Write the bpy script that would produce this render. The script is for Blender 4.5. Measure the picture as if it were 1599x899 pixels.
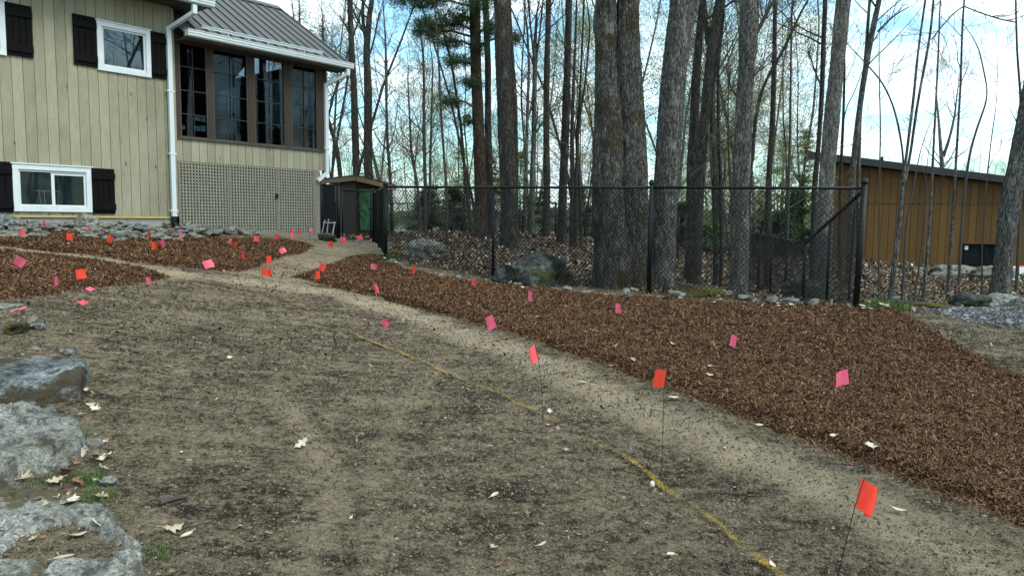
import bpy, math, random
import numpy as np
from mathutils import Vector, Matrix

# ------------------------------------------------------------------ camera, world, sun, exposure
for o in list(bpy.data.objects): bpy.data.objects.remove(o)
SC = bpy.context.scene
COL = SC.collection
F = 1163.0; PITCH = math.radians(5.21); ROLL = 0.0105; EYE = 1.5
cf = np.array([0, math.cos(PITCH), -math.sin(PITCH)])
cu0 = np.array([0, math.sin(PITCH), math.cos(PITCH)]); cr0 = np.array([1.0, 0, 0])
cu = cu0*math.cos(ROLL) - cr0*math.sin(ROLL)
cr = cr0*math.cos(ROLL) + cu0*math.sin(ROLL)
cam_d = bpy.data.cameras.new('camera'); cam = bpy.data.objects.new('camera', cam_d); COL.objects.link(cam)
cam_d.sensor_width = 36; cam_d.lens = 36*F/1599; cam_d.clip_start = 0.05; cam_d.clip_end = 6000
M = Matrix(((cr[0], cu[0], -cf[0], 0), (cr[1], cu[1], -cf[1], 0), (cr[2], cu[2], -cf[2], EYE), (0, 0, 0, 1)))
cam.matrix_world = M
SC.camera = cam
SC.view_settings.view_transform = 'Standard'; SC.view_settings.look = 'None'
SC.view_settings.exposure = 1.02; SC.view_settings.gamma = 1.0
SUN_EL, SUN_AZ = 50.0, 118.0        # azimuth clockwise from +Y
W = bpy.data.worlds.new('World'); SC.world = W; W.use_nodes = True
nt = W.node_tree; N = nt.nodes; L = nt.links; N.clear()
sky = N.new('ShaderNodeTexSky'); sky.sky_type = 'NISHITA'; sky.sun_disc = False
sky.sun_elevation = math.radians(SUN_EL); sky.sun_rotation = math.radians(SUN_AZ)
tc = N.new('ShaderNodeTexCoord')
sep = N.new('ShaderNodeSeparateXYZ'); L.new(tc.outputs['Generated'], sep.inputs[0])
addz = N.new('ShaderNodeMath'); addz.operation = 'ADD'; addz.inputs[1].default_value = 0.22; L.new(sep.outputs[2], addz.inputs[0])
mx = N.new('ShaderNodeMath'); mx.operation = 'MAXIMUM'; mx.inputs[1].default_value = 0.1; L.new(addz.outputs[0], mx.inputs[0])
dx = N.new('ShaderNodeMath'); dx.operation = 'DIVIDE'; L.new(sep.outputs[0], dx.inputs[0]); L.new(mx.outputs[0], dx.inputs[1])
dy = N.new('ShaderNodeMath'); dy.operation = 'DIVIDE'; L.new(sep.outputs[1], dy.inputs[0]); L.new(mx.outputs[0], dy.inputs[1])
cmb = N.new('ShaderNodeCombineXYZ'); L.new(dx.outputs[0], cmb.inputs[0]); L.new(dy.outputs[0], cmb.inputs[1]); cmb.inputs[2].default_value = 3.7
nz = N.new('ShaderNodeTexNoise'); nz.inputs['Scale'].default_value = 1.9; nz.inputs['Detail'].default_value = 9; nz.inputs['Roughness'].default_value = 0.58; nz.inputs['Distortion'].default_value = 0.35
L.new(cmb.outputs[0], nz.inputs['Vector'])
cr_ = N.new('ShaderNodeValToRGB'); cr_.color_ramp.elements[0].position = 0.42; cr_.color_ramp.elements[0].color = (0, 0, 0, 1)
cr_.color_ramp.elements[1].position = 0.56; cr_.color_ramp.elements[1].color = (1, 1, 1, 1); L.new(nz.outputs['Fac'], cr_.inputs[0])
nz2 = N.new('ShaderNodeTexNoise'); nz2.inputs['Scale'].default_value = 3.1; nz2.inputs['Detail'].default_value = 6; L.new(cmb.outputs[0], nz2.inputs['Vector'])
cc = N.new('ShaderNodeValToRGB'); cc.color_ramp.elements[0].position = 0.3; cc.color_ramp.elements[0].color = (6.4, 7.9, 8.5, 1)
cc.color_ramp.elements[1].position = 0.6; cc.color_ramp.elements[1].color = (9.6, 11.6, 12.2, 1); L.new(nz2.outputs['Fac'], cc.inputs[0])
tint = N.new('ShaderNodeMix'); tint.data_type = 'RGBA'; tint.blend_type = 'MULTIPLY'; tint.inputs[0].default_value = 1.0
tint.inputs[7].default_value = (1.5, 2.0, 1.9, 1); L.new(sky.outputs[0], tint.inputs[6])
mixs = N.new('ShaderNodeMix'); mixs.data_type = 'RGBA'; L.new(cr_.outputs[0], mixs.inputs[0]); L.new(tint.outputs[2], mixs.inputs[6]); L.new(cc.outputs[0], mixs.inputs[7])
bg = N.new('ShaderNodeBackground'); bg.inputs[1].default_value = 0.082; L.new(mixs.outputs[2], bg.inputs[0])
wo = N.new('ShaderNodeOutputWorld'); L.new(bg.outputs[0], wo.inputs[0])
sd = bpy.data.lights.new('sun', 'SUN'); sd.energy = 1.5; sd.angle = math.radians(28); sd.color = (1, 0.95, 0.87)
so = bpy.data.objects.new('sun', sd); COL.objects.link(so)
a, e = math.radians(SUN_AZ), math.radians(SUN_EL)
sdir = Vector((math.sin(a)*math.cos(e), math.cos(a)*math.cos(e), math.sin(e)))
so.rotation_euler = (-sdir).to_track_quat('-Z', 'Y').to_euler(); so.location = (0, 0, 30)

# ------------------------------------------------------------------ numeric helpers
R = np.random.RandomState(7)
def vnoise(x, y, z=None, seed=0):
    x = np.asarray(x, float); y = np.asarray(y, float); z = np.zeros_like(x) if z is None else np.asarray(z, float)
    xi, yi, zi = np.floor(x).astype(np.int64), np.floor(y).astype(np.int64), np.floor(z).astype(np.int64)
    fx, fy, fz = x-xi, y-yi, z-zi
    fx, fy, fz = fx*fx*(3-2*fx), fy*fy*(3-2*fy), fz*fz*(3-2*fz)
    def h(a, b, c):
        n = (a*374761393 + b*668265263 + c*2147483647*3 + seed*974634777) & 0xffffffff
        n = ((n ^ (n >> 13))*1274126177) & 0xffffffff
        n = (n ^ (n >> 16)) & 0xffffffff
        return n/4294967295.0
    def lerp(a, b, t): return a+(b-a)*t
    c = [[[h(xi+i, yi+j, zi+k) for k in (0, 1)] for j in (0, 1)] for i in (0, 1)]
    r0 = lerp(lerp(c[0][0][0], c[1][0][0], fx), lerp(c[0][1][0], c[1][1][0], fx), fy)
    r1 = lerp(lerp(c[0][0][1], c[1][0][1], fx), lerp(c[0][1][1], c[1][1][1], fx), fy)
    return lerp(r0, r1, fz)*2-1
def fbm(x, y, z=None, oct=4, seed=0):
    s = 0; a = 1; t = 0
    zz = z
    for i in range(oct):
        s = s+a*vnoise(np.asarray(x)*2**i, np.asarray(y)*2**i, None if zz is None else np.asarray(zz)*2**i, seed+i*17); t += a; a *= .5
    return s/t
def sm(a, b, x): t = np.clip((x-a)/(b-a), 0, 1); return t*t*(3-2*t)

def ray(px, py):
    d = cf + cr*(px-799.5)/F + cu*(449.5-py)/F
    return d/d[1]
def P(px, py, Y):
    d = ray(px, py); return np.array([0, 0, EYE]) + d*Y

# terrain: control points, most taken from where things meet the ground in the photograph
ctrl = [(0, 0, 0.0), (-3, 0, .12), (3, 0, -.05), (0, -8, 0), (-10, -6, .3), (10, -6, -.1), (0, -20, 0), (-20, -20, .4), (20, -20, -.2),
        (1.22, 2.9, .0), (.83, 4.2, .02), (.2, 5.1, .10), (-1.5, 8.2, .25), (-2.96, 9.8, .5), (-5, 7.5, .68), (-7, 5, .6), (-9, 8, 1.1),
        (-2.0, 2.9, .14), (-2.7, 4.6, .26), (-3.6, 6.2, .46),
        (-5.3, 12.4, 1.12), (-5.86, 13, 1.34), (-8.5, 9.8, 1.36), (-7.4, 11.1, 1.36), (-6.9, 10.6, 1.2), (-5, 11.6, .98), (-3.89, 15.4, 1.08), (-3.6, 14.6, 1.0), (-2.9, 16, .93), (-3.5, 17.7, .95), (-4.2, 20.5, 1.0), (-8, 20, 1.2), (-14, 14, 1.3),
        (4.34, 9.3, .44), (2.02, 10.76, .48), (-.3, 12.2, .53), (-2.27, 13.4, .78), (4.3, 12.3, .17), (4.5, 13.8, .03), (4.8, 16, .06), (5.0, 18.3, .1),
        (6.2, 10.5, .33), (8.7, 12.8, .22), (4.4, 6.5, .2), (2.4, 3.5, .08), (5.5, 4.0, .0), (9, 7, .0), (12, 12, .1),
        (10.7, 22, .38), (14.2, 21.8, .08), (9.5, 22, .42), (19, 21, .0), (9.6, 18, .28),
        (-1.6, 20, 1.08), (1.5, 20, 1.0), (0, 16, .78), (2, 14.5, .62), (4.5, 21, .55), (-3, 24, 1.0), (0, 25, .95), (3, 26, .8), (8, 28, .5), (16, 30, .4), (30, 30, .3), (30, 10, -.2), (-20, 30, .8)]
cp = np.array(ctrl, float)
def tpsk(r2): return np.where(r2 > 1e-12, .5*r2*np.log(r2+1e-12), 0)
n_ = len(cp)
K = tpsk(((cp[:, None, :2]-cp[None, :, :2])**2).sum(-1)) + np.eye(n_)*0.05
A_ = np.zeros((n_+3, n_+3)); A_[:n_, :n_] = K; A_[:n_, n_] = 1; A_[:n_, n_+1:] = cp[:, :2]; A_[n_, :n_] = 1; A_[n_+1:, :n_] = cp[:, :2].T
wts = np.linalg.solve(A_, np.r_[cp[:, 2], 0, 0, 0])
def H(x, y):
    x = np.atleast_1d(np.asarray(x, float)).ravel(); y = np.atleast_1d(np.asarray(y, float)).ravel()
    out = np.empty_like(x)
    for i in range(0, len(x), 20000):
        X, Y = x[i:i+20000], y[i:i+20000]
        v = tpsk((X[:, None]-cp[None, :, 0])**2 + (Y[:, None]-cp[None, :, 1])**2) @ wts[:n_] + wts[n_] + wts[n_+1]*X + wts[n_+2]*Y
        out[i:i+20000] = v
    d = np.hypot(x, y-8); w = sm(18, 34, d)
    right = sm(14, 30, x) + sm(0, -20, y)
    right = np.clip(right, 0, 1)
    far = -6.5*(1-right)*sm(26, 60, d) + .3
    return np.clip(out, -2, 3)*(1-w) + far*w
def Hs(x, y): return float(H(x, y)[0])
TS = np.concatenate([np.arange(1.5, 30, .02), np.arange(30, 90, .2)])
def G(px, py, off=0.0):
    d = ray(px, py); pts = np.array([0, 0, EYE])[None]+d[None]*TS[:, None]
    g = pts[:, 2]-H(pts[:, 0], pts[:, 1])-off
    k = np.where(g < 0)[0]
    if len(k) == 0: return pts[-1]
    return pts[k[0]]

# ------------------------------------------------------------------ mesh builder
class MB:
    def __init__(s): s.V = []; s.Q = []; s.T = []; s.n = 0; s.mq = []; s.mt = []
    def add(s, V, Q=None, T=None, m=0):
        V = np.asarray(V, float).reshape(-1, 3)
        if Q is not None and len(Q): q = np.asarray(Q, int).reshape(-1, 4)+s.n; s.Q.append(q); s.mq.append(np.full(len(q), m))
        if T is not None and len(T): t = np.asarray(T, int).reshape(-1, 3)+s.n; s.T.append(t); s.mt.append(np.full(len(t), m))
        s.V.append(V); s.n += len(V)
    def box(s, x0, x1, y0, y1, z0, z1, m=0):
        V = [(x, y, z) for x in (x0, x1) for y in (y0, y1) for z in (z0, z1)]
        s.add(V, [(0, 1, 3, 2), (4, 6, 7, 5), (0, 4, 5, 1), (2, 3, 7, 6), (0, 2, 6, 4), (1, 5, 7, 3)], m=m)
    def hexa(s, c, m=0):  # 8 corners ordered like box
        s.add(c, [(0, 1, 3, 2), (4, 6, 7, 5), (0, 4, 5, 1), (2, 3, 7, 6), (0, 2, 6, 4), (1, 5, 7, 3)], m=m)
    def tube(s, pts, rad, n=6, cap=True, m=0, disp=None):
        pts = np.asarray(pts, float); k = len(pts); rad = np.broadcast_to(np.asarray(rad, float), (k,))
        T = np.gradient(pts, axis=0); T /= np.linalg.norm(T, axis=1)[:, None]+1e-9
        ref = np.array([1, 0, 0]) if abs(T[0, 0]) < .8 else np.array([0, 1, 0])
        U = np.cross(T, ref); U /= np.linalg.norm(U, axis=1)[:, None]+1e-9
        Wv = np.cross(T, U)
        a = np.linspace(0, 2*math.pi, n, endpoint=False)
        rr = rad[:, None]*np.ones(n)[None]
        if disp is not None: rr = rr*(1+disp)
        V = pts[:, None, :] + rr[:, :, None]*(np.cos(a)[None, :, None]*U[:, None, :] + np.sin(a)[None, :, None]*Wv[:, None, :])
        i = np.arange(k-1)[:, None]*n; j = np.arange(n)[None]; j2 = (j+1) % n
        Q = np.stack([i+j, i+j2, i+n+j2, i+n+j], -1).reshape(-1, 4)
        V = V.reshape(-1, 3); Tt = None
        if cap:
            V = np.vstack([V, pts[:1], pts[-1:]]); c0 = k*n; c1 = c0+1
            jj = np.arange(n); Tt = np.vstack([np.stack([np.full(n, c0), (jj+1) % n, jj], -1), np.stack([np.full(n, c1), (k-1)*n+jj, (k-1)*n+(jj+1) % n], -1)])
        s.add(V, Q, Tt, m=m)
    def bar(s, p, q, w, h=None, m=0):
        p = np.array(p, float); q = np.array(q, float); h = h or w
        t = q-p; t /= np.linalg.norm(t)+1e-9
        ref = np.array([0, 0, 1.]) if abs(t[2]) < .9 else np.array([0, 1., 0])
        u = np.cross(t, ref); u /= np.linalg.norm(u); v = np.cross(u, t)
        V = [b+u*su*w/2+v*sv*h/2 for b in (p, q) for su in (-1, 1) for sv in (-1, 1)]
        s.hexa(V, m)
    def build(s, name, mats, parent=None, smooth=False, label=None, cat=None, group=None, kind=None):
        me = bpy.data.meshes.new(name)
        V = np.vstack(s.V) if s.V else np.zeros((0, 3))
        Q = np.vstack(s.Q) if s.Q else np.zeros((0, 4), int); T = np.vstack(s.T) if s.T else np.zeros((0, 3), int)
        me.vertices.add(len(V)); me.vertices.foreach_set('co', V.astype(np.float32).ravel())
        me.loops.add(Q.size+T.size); me.loops.foreach_set('vertex_index', np.r_[Q.ravel(), T.ravel()].astype(np.int32))
        me.polygons.add(len(Q)+len(T))
        ls = np.r_[np.arange(len(Q))*4, len(Q)*4+np.arange(len(T))*3]
        me.polygons.foreach_set('loop_start', ls.astype(np.int32))
        me.polygons.foreach_set('loop_total', np.r_[np.full(len(Q), 4), np.full(len(T), 3)].astype(np.int32))
        if not isinstance(mats, (list, tuple)): mats = [mats]
        for m in mats: me.materials.append(m)
        if len(mats) > 1:
            me.polygons.foreach_set('material_index', np.concatenate(s.mq+s.mt).astype(np.int32))
        me.polygons.foreach_set('use_smooth', np.full(len(Q)+len(T), smooth))
        me.update(calc_edges=True); me.validate()
        o = bpy.data.objects.new(name, me); COL.objects.link(o)
        if parent is not None: o.parent = parent
        tag(o, label, cat, group, kind)
        return o
def tag(o, label=None, cat=None, group=None, kind=None):
    if label: o['label'] = label
    if cat: o['category'] = cat
    if group: o['group'] = group
    if kind: o['kind'] = kind
    return o
def empty(name, loc, rz=0, label=None, cat=None, group=None, kind=None):
    o = bpy.data.objects.new(name, None); COL.objects.link(o); o.location = tuple(float(v) for v in loc); o.rotation_euler = (0, 0, rz)
    o.empty_display_size = .1
    return tag(o, label, cat, group, kind)
def attr(o, name, vals):
    a = o.data.attributes.new(name, 'FLOAT', 'POINT'); a.data.foreach_set('value', np.asarray(vals, np.float32))

# ------------------------------------------------------------------ materials
def mat(name, col=(.5, .5, .5), rough=.8, metal=0, spec=.3):
    m = bpy.data.materials.new(name); m.use_nodes = True
    b = m.node_tree.nodes['Principled BSDF']
    b.inputs['Base Color'].default_value = (*col, 1); b.inputs['Roughness'].default_value = rough; b.inputs['Metallic'].default_value = metal
    b.inputs['Specular IOR Level'].default_value = spec
    return m, m.node_tree.nodes, m.node_tree.links, b
def ramp(N, L, fac, stops, interp='LINEAR'):
    r = N.new('ShaderNodeValToRGB'); r.color_ramp.interpolation = interp
    while len(r.color_ramp.elements) < len(stops): r.color_ramp.elements.new(.5)
    for e, (p, c) in zip(r.color_ramp.elements, stops):
        e.position = p; e.color = (*c, 1) if len(c) == 3 else c
    L.new(fac, r.inputs[0]); return r.outputs[0]
def noise(N, L, scale, detail=5, rough=.6, vec=None, stretch=None, dist=0):
    n = N.new('ShaderNodeTexNoise'); n.inputs['Scale'].default_value = scale; n.inputs['Detail'].default_value = detail
    n.inputs['Roughness'].default_value = rough; n.inputs['Distortion'].default_value = dist
    if vec is None:
        t = N.new('ShaderNodeTexCoord'); vec = t.outputs['Object']
    if stretch:
        mp = N.new('ShaderNodeMapping'); mp.inputs['Scale'].default_value = stretch; L.new(vec, mp.inputs[0]); vec = mp.outputs[0]
    L.new(vec, n.inputs['Vector']); return n.outputs['Fac']
def mixc(N, L, fac, a, b, mode='MIX'):
    m = N.new('ShaderNodeMix'); m.data_type = 'RGBA'; m.blend_type = mode
    for s, v in ((0, fac), (6, a), (7, b)):
        if isinstance(v, (int, float)): m.inputs[s].default_value = v
        elif isinstance(v, tuple): m.inputs[s].default_value = (*v, 1) if len(v) == 3 else v
        else: L.new(v, m.inputs[s])
    return m.outputs[2]
def bump(N, L, b, h, strength=.5, dist=.02, prev=None):
    n = N.new('ShaderNodeBump'); n.inputs['Strength'].default_value = strength; n.inputs['Distance'].default_value = dist
    L.new(h, n.inputs['Height'])
    if prev is not None: L.new(prev, n.inputs['Normal'])
    L.new(n.outputs[0], b.inputs['Normal']); return n.outputs[0]
def math_(N, L, op, a, b=None):
    n = N.new('ShaderNodeMath'); n.operation = op
    for i, v in enumerate((a, b)):
        if v is None: continue
        if isinstance(v, (int, float)): n.inputs[i].default_value = v
        else: L.new(v, n.inputs[i])
    return n.outputs[0]
def island(name, stops, rough=.85, extra=None, translucent=0):
    m, N, L, b = mat(name, rough=rough)
    g = N.new('ShaderNodeNewGeometry')
    c = ramp(N, L, g.outputs['Random Per Island'], stops)
    L.new(c, b.inputs['Base Color'])
    if translucent:
        t = N.new('ShaderNodeBsdfTranslucent'); L.new(c, t.inputs[0]); ms = N.new('ShaderNodeMixShader'); ms.inputs[0].default_value = translucent
        L.new(b.outputs[0], ms.inputs[1]); L.new(t.outputs[0], ms.inputs[2]); L.new(ms.outputs[0], N['Material Output'].inputs[0])
    return m
MT = {}
def simple(name, col, rough=.6, metal=0, spec=.3, var=.15, scale=6, stretch=None, bm=0):
    m, N, L, b = mat(name, col, rough, metal, spec)
    n = noise(N, L, scale, 6, .6, stretch=stretch)
    c = ramp(N, L, n, [(.25, tuple(v*(1-var) for v in col)), (.75, tuple(min(1, v*(1+var)) for v in col))])
    L.new(c, b.inputs['Base Color'])
    if bm: bump(N, L, b, n, bm, .01)
    MT[name] = m; return m
simple('white_metal', (.58, .63, .64), .35, 0, .5, .06)
simple('roof_steel', (.098, .096, .090), .5, .1, .5, .12, 3)
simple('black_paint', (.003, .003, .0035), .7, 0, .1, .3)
simple('black_vinyl', (.006, .0065, .007), .5, 0, .25, .3)
simple('concrete', (.28, .27, .25), .9, 0, .2, .25, 8, bm=.3)
simple('yellow_strip', (.42, .34, .12), .7)
simple('dark_wood', (.042, .030, .021), .7, 0, .3, .35, 9, (8, 8, .8), .3)
simple('red_wood', (.10, .038, .022), .7, 0, .3, .35, 9, (8, 8, .8), .3)
simple('taupe_trim', (.065, .056, .045), .6)
simple('interior', (.05, .042, .036), .8)
simple('lattice_wood', (.235, .23, .18), .85, 0, .2, .25, 5, (6, 6, 1), .2)
simple('timber', (.20, .18, .145), .9, 0, .2, .35, 9, (1, 6, 6), .4)
simple('galvanised', (.42, .45, .46), .4, .7, .5, .15)
simple('shed_roof', (.02, .022, .025), .6, 0, .4, .3)
simple('fascia', (.24, .14, .075), .7, 0, .3, .2, 8, (1, 1, 5))
simple('wire', (.02, .02, .022), .4, .6, .5)
simple('tan_frame', (.20, .12, .06), .7)
simple('sticker', (.75, .76, .76), .6)
simple('blind', (.045, .055, .058), .6)
simple('red_cloth', (.7, .05, .04), .6)
simple('white_cloth', (.75, .75, .75), .7)

def m_siding():
    m, N, L, b = mat('siding', rough=.75)
    t = N.new('ShaderNodeTexCoord'); s = N.new('ShaderNodeSeparateXYZ'); L.new(t.outputs['Object'], s.inputs[0])
    q = math_(N, L, 'FLOOR', math_(N, L, 'DIVIDE', s.outputs[0], .15))
    wn = N.new('ShaderNodeTexWhiteNoise'); wn.noise_dimensions = '1D'; L.new(q, wn.inputs['W'])
    c = ramp(N, L, wn.outputs[0], [(0, (.24, .226, .158)), (.5, (.285, .27, .192)), (1, (.33, .317, .232))])
    g = noise(N, L, 14, 8, .65, stretch=(4, 4, .35), dist=.6)
    c = mixc(N, L, ramp(N, L, g, [(.38, (0, 0, 0)), (.7, (1, 1, 1))]), c, mixc(N, L, 1., c, (.70, .66, .58), 'MULTIPLY'))
    big = noise(N, L, 1.3, 4, .6, stretch=(1, 1, .6))
    c = mixc(N, L, ramp(N, L, big, [(.4, (0, 0, 0)), (.7, (.5, .5, .5))]), c, (.38, .365, .27))
    v = N.new('ShaderNodeTexVoronoi'); v.inputs['Scale'].default_value = 1.0
    mp = N.new('ShaderNodeMapping'); mp.inputs['Scale'].default_value = (5, 1, 2.2); L.new(t.outputs['Object'], mp.inputs[0]); L.new(mp.outputs[0], v.inputs['Vector'])
    kn = ramp(N, L, v.outputs['Distance'], [(.05, (1, 1, 1)), (.11, (0, 0, 0))])
    c = mixc(N, L, kn, c, (.11, .085, .05))
    L.new(c, b.inputs['Base Color']); bump(N, L, b, g, .25, .004); return m
MT['siding'] = m_siding()
def m_brown():
    m, N, L, b = mat('brown_board', rough=.7)
    t = N.new('ShaderNodeTexCoord'); s = N.new('ShaderNodeSeparateXYZ'); L.new(t.outputs['Object'], s.inputs[0])
    q = math_(N, L, 'FLOOR', math_(N, L, 'DIVIDE', s.outputs[0], .2))
    wn = N.new('ShaderNodeTexWhiteNoise'); wn.noise_dimensions = '1D'; L.new(q, wn.inputs['W'])
    c = ramp(N, L, wn.outputs[0], [(0, (.12, .062, .015)), (1, (.175, .093, .024))])
    g = noise(N, L, 8, 6, .6, stretch=(5, 5, .4))
    c = mixc(N, L, g, c, mixc(N, L, 1., c, (.6, .55, .5), 'MULTIPLY'))
    L.new(c, b.inputs['Base Color']); return m
MT['brown'] = m_brown()
def m_glass(name, tcol, gl):
    m, N, L, b = mat(name)
    N.remove(b)
    tr = N.new('ShaderNodeBsdfTransparent'); tr.inputs[0].default_value = (*tcol, 1)
    g = N.new('ShaderNodeBsdfGlossy'); g.inputs['Roughness'].default_value = .02; g.inputs[0].default_value = (.9, .95, 1, 1)
    f = N.new('ShaderNodeFresnel'); f.inputs[0].default_value = 1.5
    fm = math_(N, L, 'ADD', math_(N, L, 'MULTIPLY', f.outputs[0], .4), gl)
    ms = N.new('ShaderNodeMixShader'); L.new(fm, ms.inputs[0]); L.new(tr.outputs[0], ms.inputs[1]); L.new(g.outputs[0], ms.inputs[2])
    L.new(ms.outputs[0], N['Material Output'].inputs[0]); return m
MT['glass'] = m_glass('window_glass', (.5, .55, .58), .07)
MT['vinyl_glass'] = m_glass('porch_glass', (.36, .41, .44), .0)
def m_mirror():
    m, N, L, b = mat('dark_glass', (.008, .014, .017), .03, 0, .5); b.inputs['IOR'].default_value = 1.3
    n = noise(N, L, 1.2, 2); bump(N, L, b, n, .12, .02); return m
MT['dark_glass'] = m_mirror()
m_, N_, L_, b_ = mat('mirror_glass', (.008, .010, .011), .015, 0, .5); b_.inputs['IOR'].default_value = 1.75; MT['mirror_glass'] = m_

def m_bark(name, dark, mid, light, moss=None, scale=1., lichen=.5):
    m, N, L, b = mat(name, rough=.95, spec=.1)
    g1 = noise(N, L, 46*scale, 8, .7, stretch=(1, 1, .16), dist=.8)
    g2 = noise(N, L, 7*scale, 6, .6, stretch=(1, 1, .35))
    v = N.new('ShaderNodeTexVoronoi'); v.feature = 'DISTANCE_TO_EDGE'; v.inputs['Scale'].default_value = 38*scale
    t = N.new('ShaderNodeTexCoord'); mp = N.new('ShaderNodeMapping'); mp.inputs['Scale'].default_value = (1, 1, .22); L.new(t.outputs['Object'], mp.inputs[0])
    dn = N.new('ShaderNodeMix'); dn.data_type = 'RGBA'; dn.blend_type = 'LINEAR_LIGHT'; dn.inputs[0].default_value = .06
    nn = N.new('ShaderNodeTexNoise'); nn.inputs['Scale'].default_value = 5; L.new(mp.outputs[0], nn.inputs['Vector']); L.new(mp.outputs[0], dn.inputs[6]); L.new(nn.outputs['Color'], dn.inputs[7])
    L.new(dn.outputs[2], v.inputs['Vector'])
    cr = ramp(N, L, v.outputs['Distance'], [(.0, (0, 0, 0)), (.16, (1, 1, 1))])
    c = ramp(N, L, g1, [(.36, dark), (.5, mid), (.66, light)])
    c = mixc(N, L, math_(N, L, 'MULTIPLY', math_(N, L, 'SUBTRACT', 1., cr), .6), c, tuple(x*.45 for x in dark))
    lc = ramp(N, L, g2, [(.56, (0, 0, 0)), (.68, (lichen, lichen, lichen))])
    c = mixc(N, L, lc, c, tuple(min(1, x*1.5) for x in light))
    if moss:
        g3 = noise(N, L, 2.2, 5, .65)
        c = mixc(N, L, ramp(N, L, g3, [(.52, (0, 0, 0)), (.62, (.85, .85, .85))]), c, moss)
    L.new(c, b.inputs['Base Color'])
    hh = math_(N, L, 'ADD', math_(N, L, 'MULTIPLY', g1, .6), cr)
    bump(N, L, b, hh, .9, .02); return m
MT['bark_grey'] = m_bark('bark_grey', (.040, .038, .034), (.125, .12, .108), (.28, .275, .25), lichen=.5)
MT['bark_moss'] = m_bark('bark_moss', (.030, .028, .024), (.088, .083, .072), (.20, .195, .175), moss=(.045, .034, .017))
MT['bark_pale'] = m_bark('bark_pale', (.07, .065, .057), (.19, .18, .16), (.36, .35, .31))
MT['bark_dark'] = m_bark('bark_dark', (.026, .023, .020), (.065, .059, .050), (.13, .12, .10))
MT['bark_pine'] = m_bark('bark_pine', (.030, .020, .015), (.072, .050, .038), (.12, .09, .07))
simple('twig', (.075, .068, .060), .9, 0, .1, .3, 3)
simple('twig_grey', (.13, .125, .115), .9, 0, .1, .3, 3)
MT['needle'] = island('needle', [(0, (.012, .028, .012)), (.5, (.040, .078, .026)), (1, (.080, .12, .045))], .7, translucent=.25)
MT['needle_light'] = island('needle_light', [(0, (.06, .13, .03)), (.5, (.13, .24, .06)), (1, (.26, .34, .11))], .7, translucent=.3)
MT['bud'] = island('bud', [(0, (.16, .20, .05)), (1, (.33, .36, .12))], .8, translucent=.4)
MT['leaf_litter'] = island('leaf_litter', [(0, (.035, .022, .013)), (.35, (.085, .055, .032)), (.65, (.17, .12, .075)), (.88, (.30, .23, .155)), (1, (.52, .44, .34))], .8)
MT['mulch_chip'] = island('mulch_chip', [(0, (.016, .008, .004)), (.2, (.065, .029, .013)), (.55, (.155, .074, .034)), (.93, (.235, .125, .062)), (1, (.34, .22, .13))], .85)
MT['clod'] = island('clod', [(0, (.035, .028, .019)), (.35, (.075, .060, .041)), (.6, (.14, .113, .076)), (.9, (.21, .170, .115)), (.993, (.27, .22, .15)), (1, (.5, .45, .36))], .95)
MT['fibre'] = island('fibre', [(0, (.025, .021, .015)), (.6, (.08, .066, .047)), (1, (.25, .20, .13))], .95)
MT['grass'] = island('grass', [(0, (.04, .085, .018)), (1, (.11, .19, .04))], .7, translucent=.3)
MT['gravel_bit'] = island('gravel_bit', [(0, (.03, .032, .034)), (.6, (.10, .10, .105)), (1, (.32, .32, .32))], .85)

def m_rock(name, base, light, dark, moss=None, mossamt=.55):
    m, N, L, b = mat(name, rough=.92, spec=.2)
    g1 = noise(N, L, 3.5, 9, .68); g2 = noise(N, L, 38, 9, .8); g3 = noise(N, L, 2.3, 6, .65, stretch=(1, 1, 1.5))
    c = ramp(N, L, g1, [(.30, dark), (.48, base), (.70, light)])
    c = mixc(N, L, ramp(N, L, g2, [(.48, (0, 0, 0)), (.54, (.85, .85, .85))]), c, mixc(N, L, 1., c, (1.9, 1.88, 1.75), 'MULTIPLY'))
    c = mixc(N, L, ramp(N, L, noise(N, L, 70, 6, .8), [(.53, (0, 0, 0)), (.57, (.85, .85, .85))]), c, tuple(v*.8 for v in dark))
    c = mixc(N, L, ramp(N, L, noise(N, L, 11, 6, .7), [(.52, (0, 0, 0)), (.60, (.85, .85, .85))]), c, tuple(v*.6 for v in dark))
    if moss: c = mixc(N, L, ramp(N, L, g3, [(mossamt, (0, 0, 0)), (mossamt+.06, (.9, .9, .9))]), c, moss)
    L.new(c, b.inputs['Base Color'])
    p = bump(N, L, b, g2, .8, .012); bump(N, L, b, g1, .6, .05, p); return m
MT['rock_blue'] = m_rock('rock_blue', (.165, .163, .147), (.27, .27, .25), (.08, .077, .065), (.075, .062, .030), .53)
MT['rock_grey'] = m_rock('rock_grey', (.15, .15, .135), (.25, .25, .23), (.075, .072, .06), (.055, .048, .022), .56)
MT['rock_mossy_blue'] = m_rock('rock_mossy_blue', (.10, .112, .115), (.21, .235, .24), (.03, .032, .03), (.045, .032, .016), .51)
MT['rock_dark'] = m_rock('rock_dark', (.045, .048, .045), (.13, .15, .145), (.018, .018, .016), (.030, .038, .012), .5)
MT['rock_moss'] = m_rock('rock_moss', (.05, .048, .03), (.12, .12, .09), (.02, .018, .012), (.085, .075, .015), .47)
MT['stone_a'] = m_rock('stone_a', (.18, .175, .155), (.30, .295, .26), (.09, .088, .075))
MT['stone_b'] = m_rock('stone_b', (.13, .14, .14), (.24, .26, .26), (.06, .065, .06))

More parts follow.
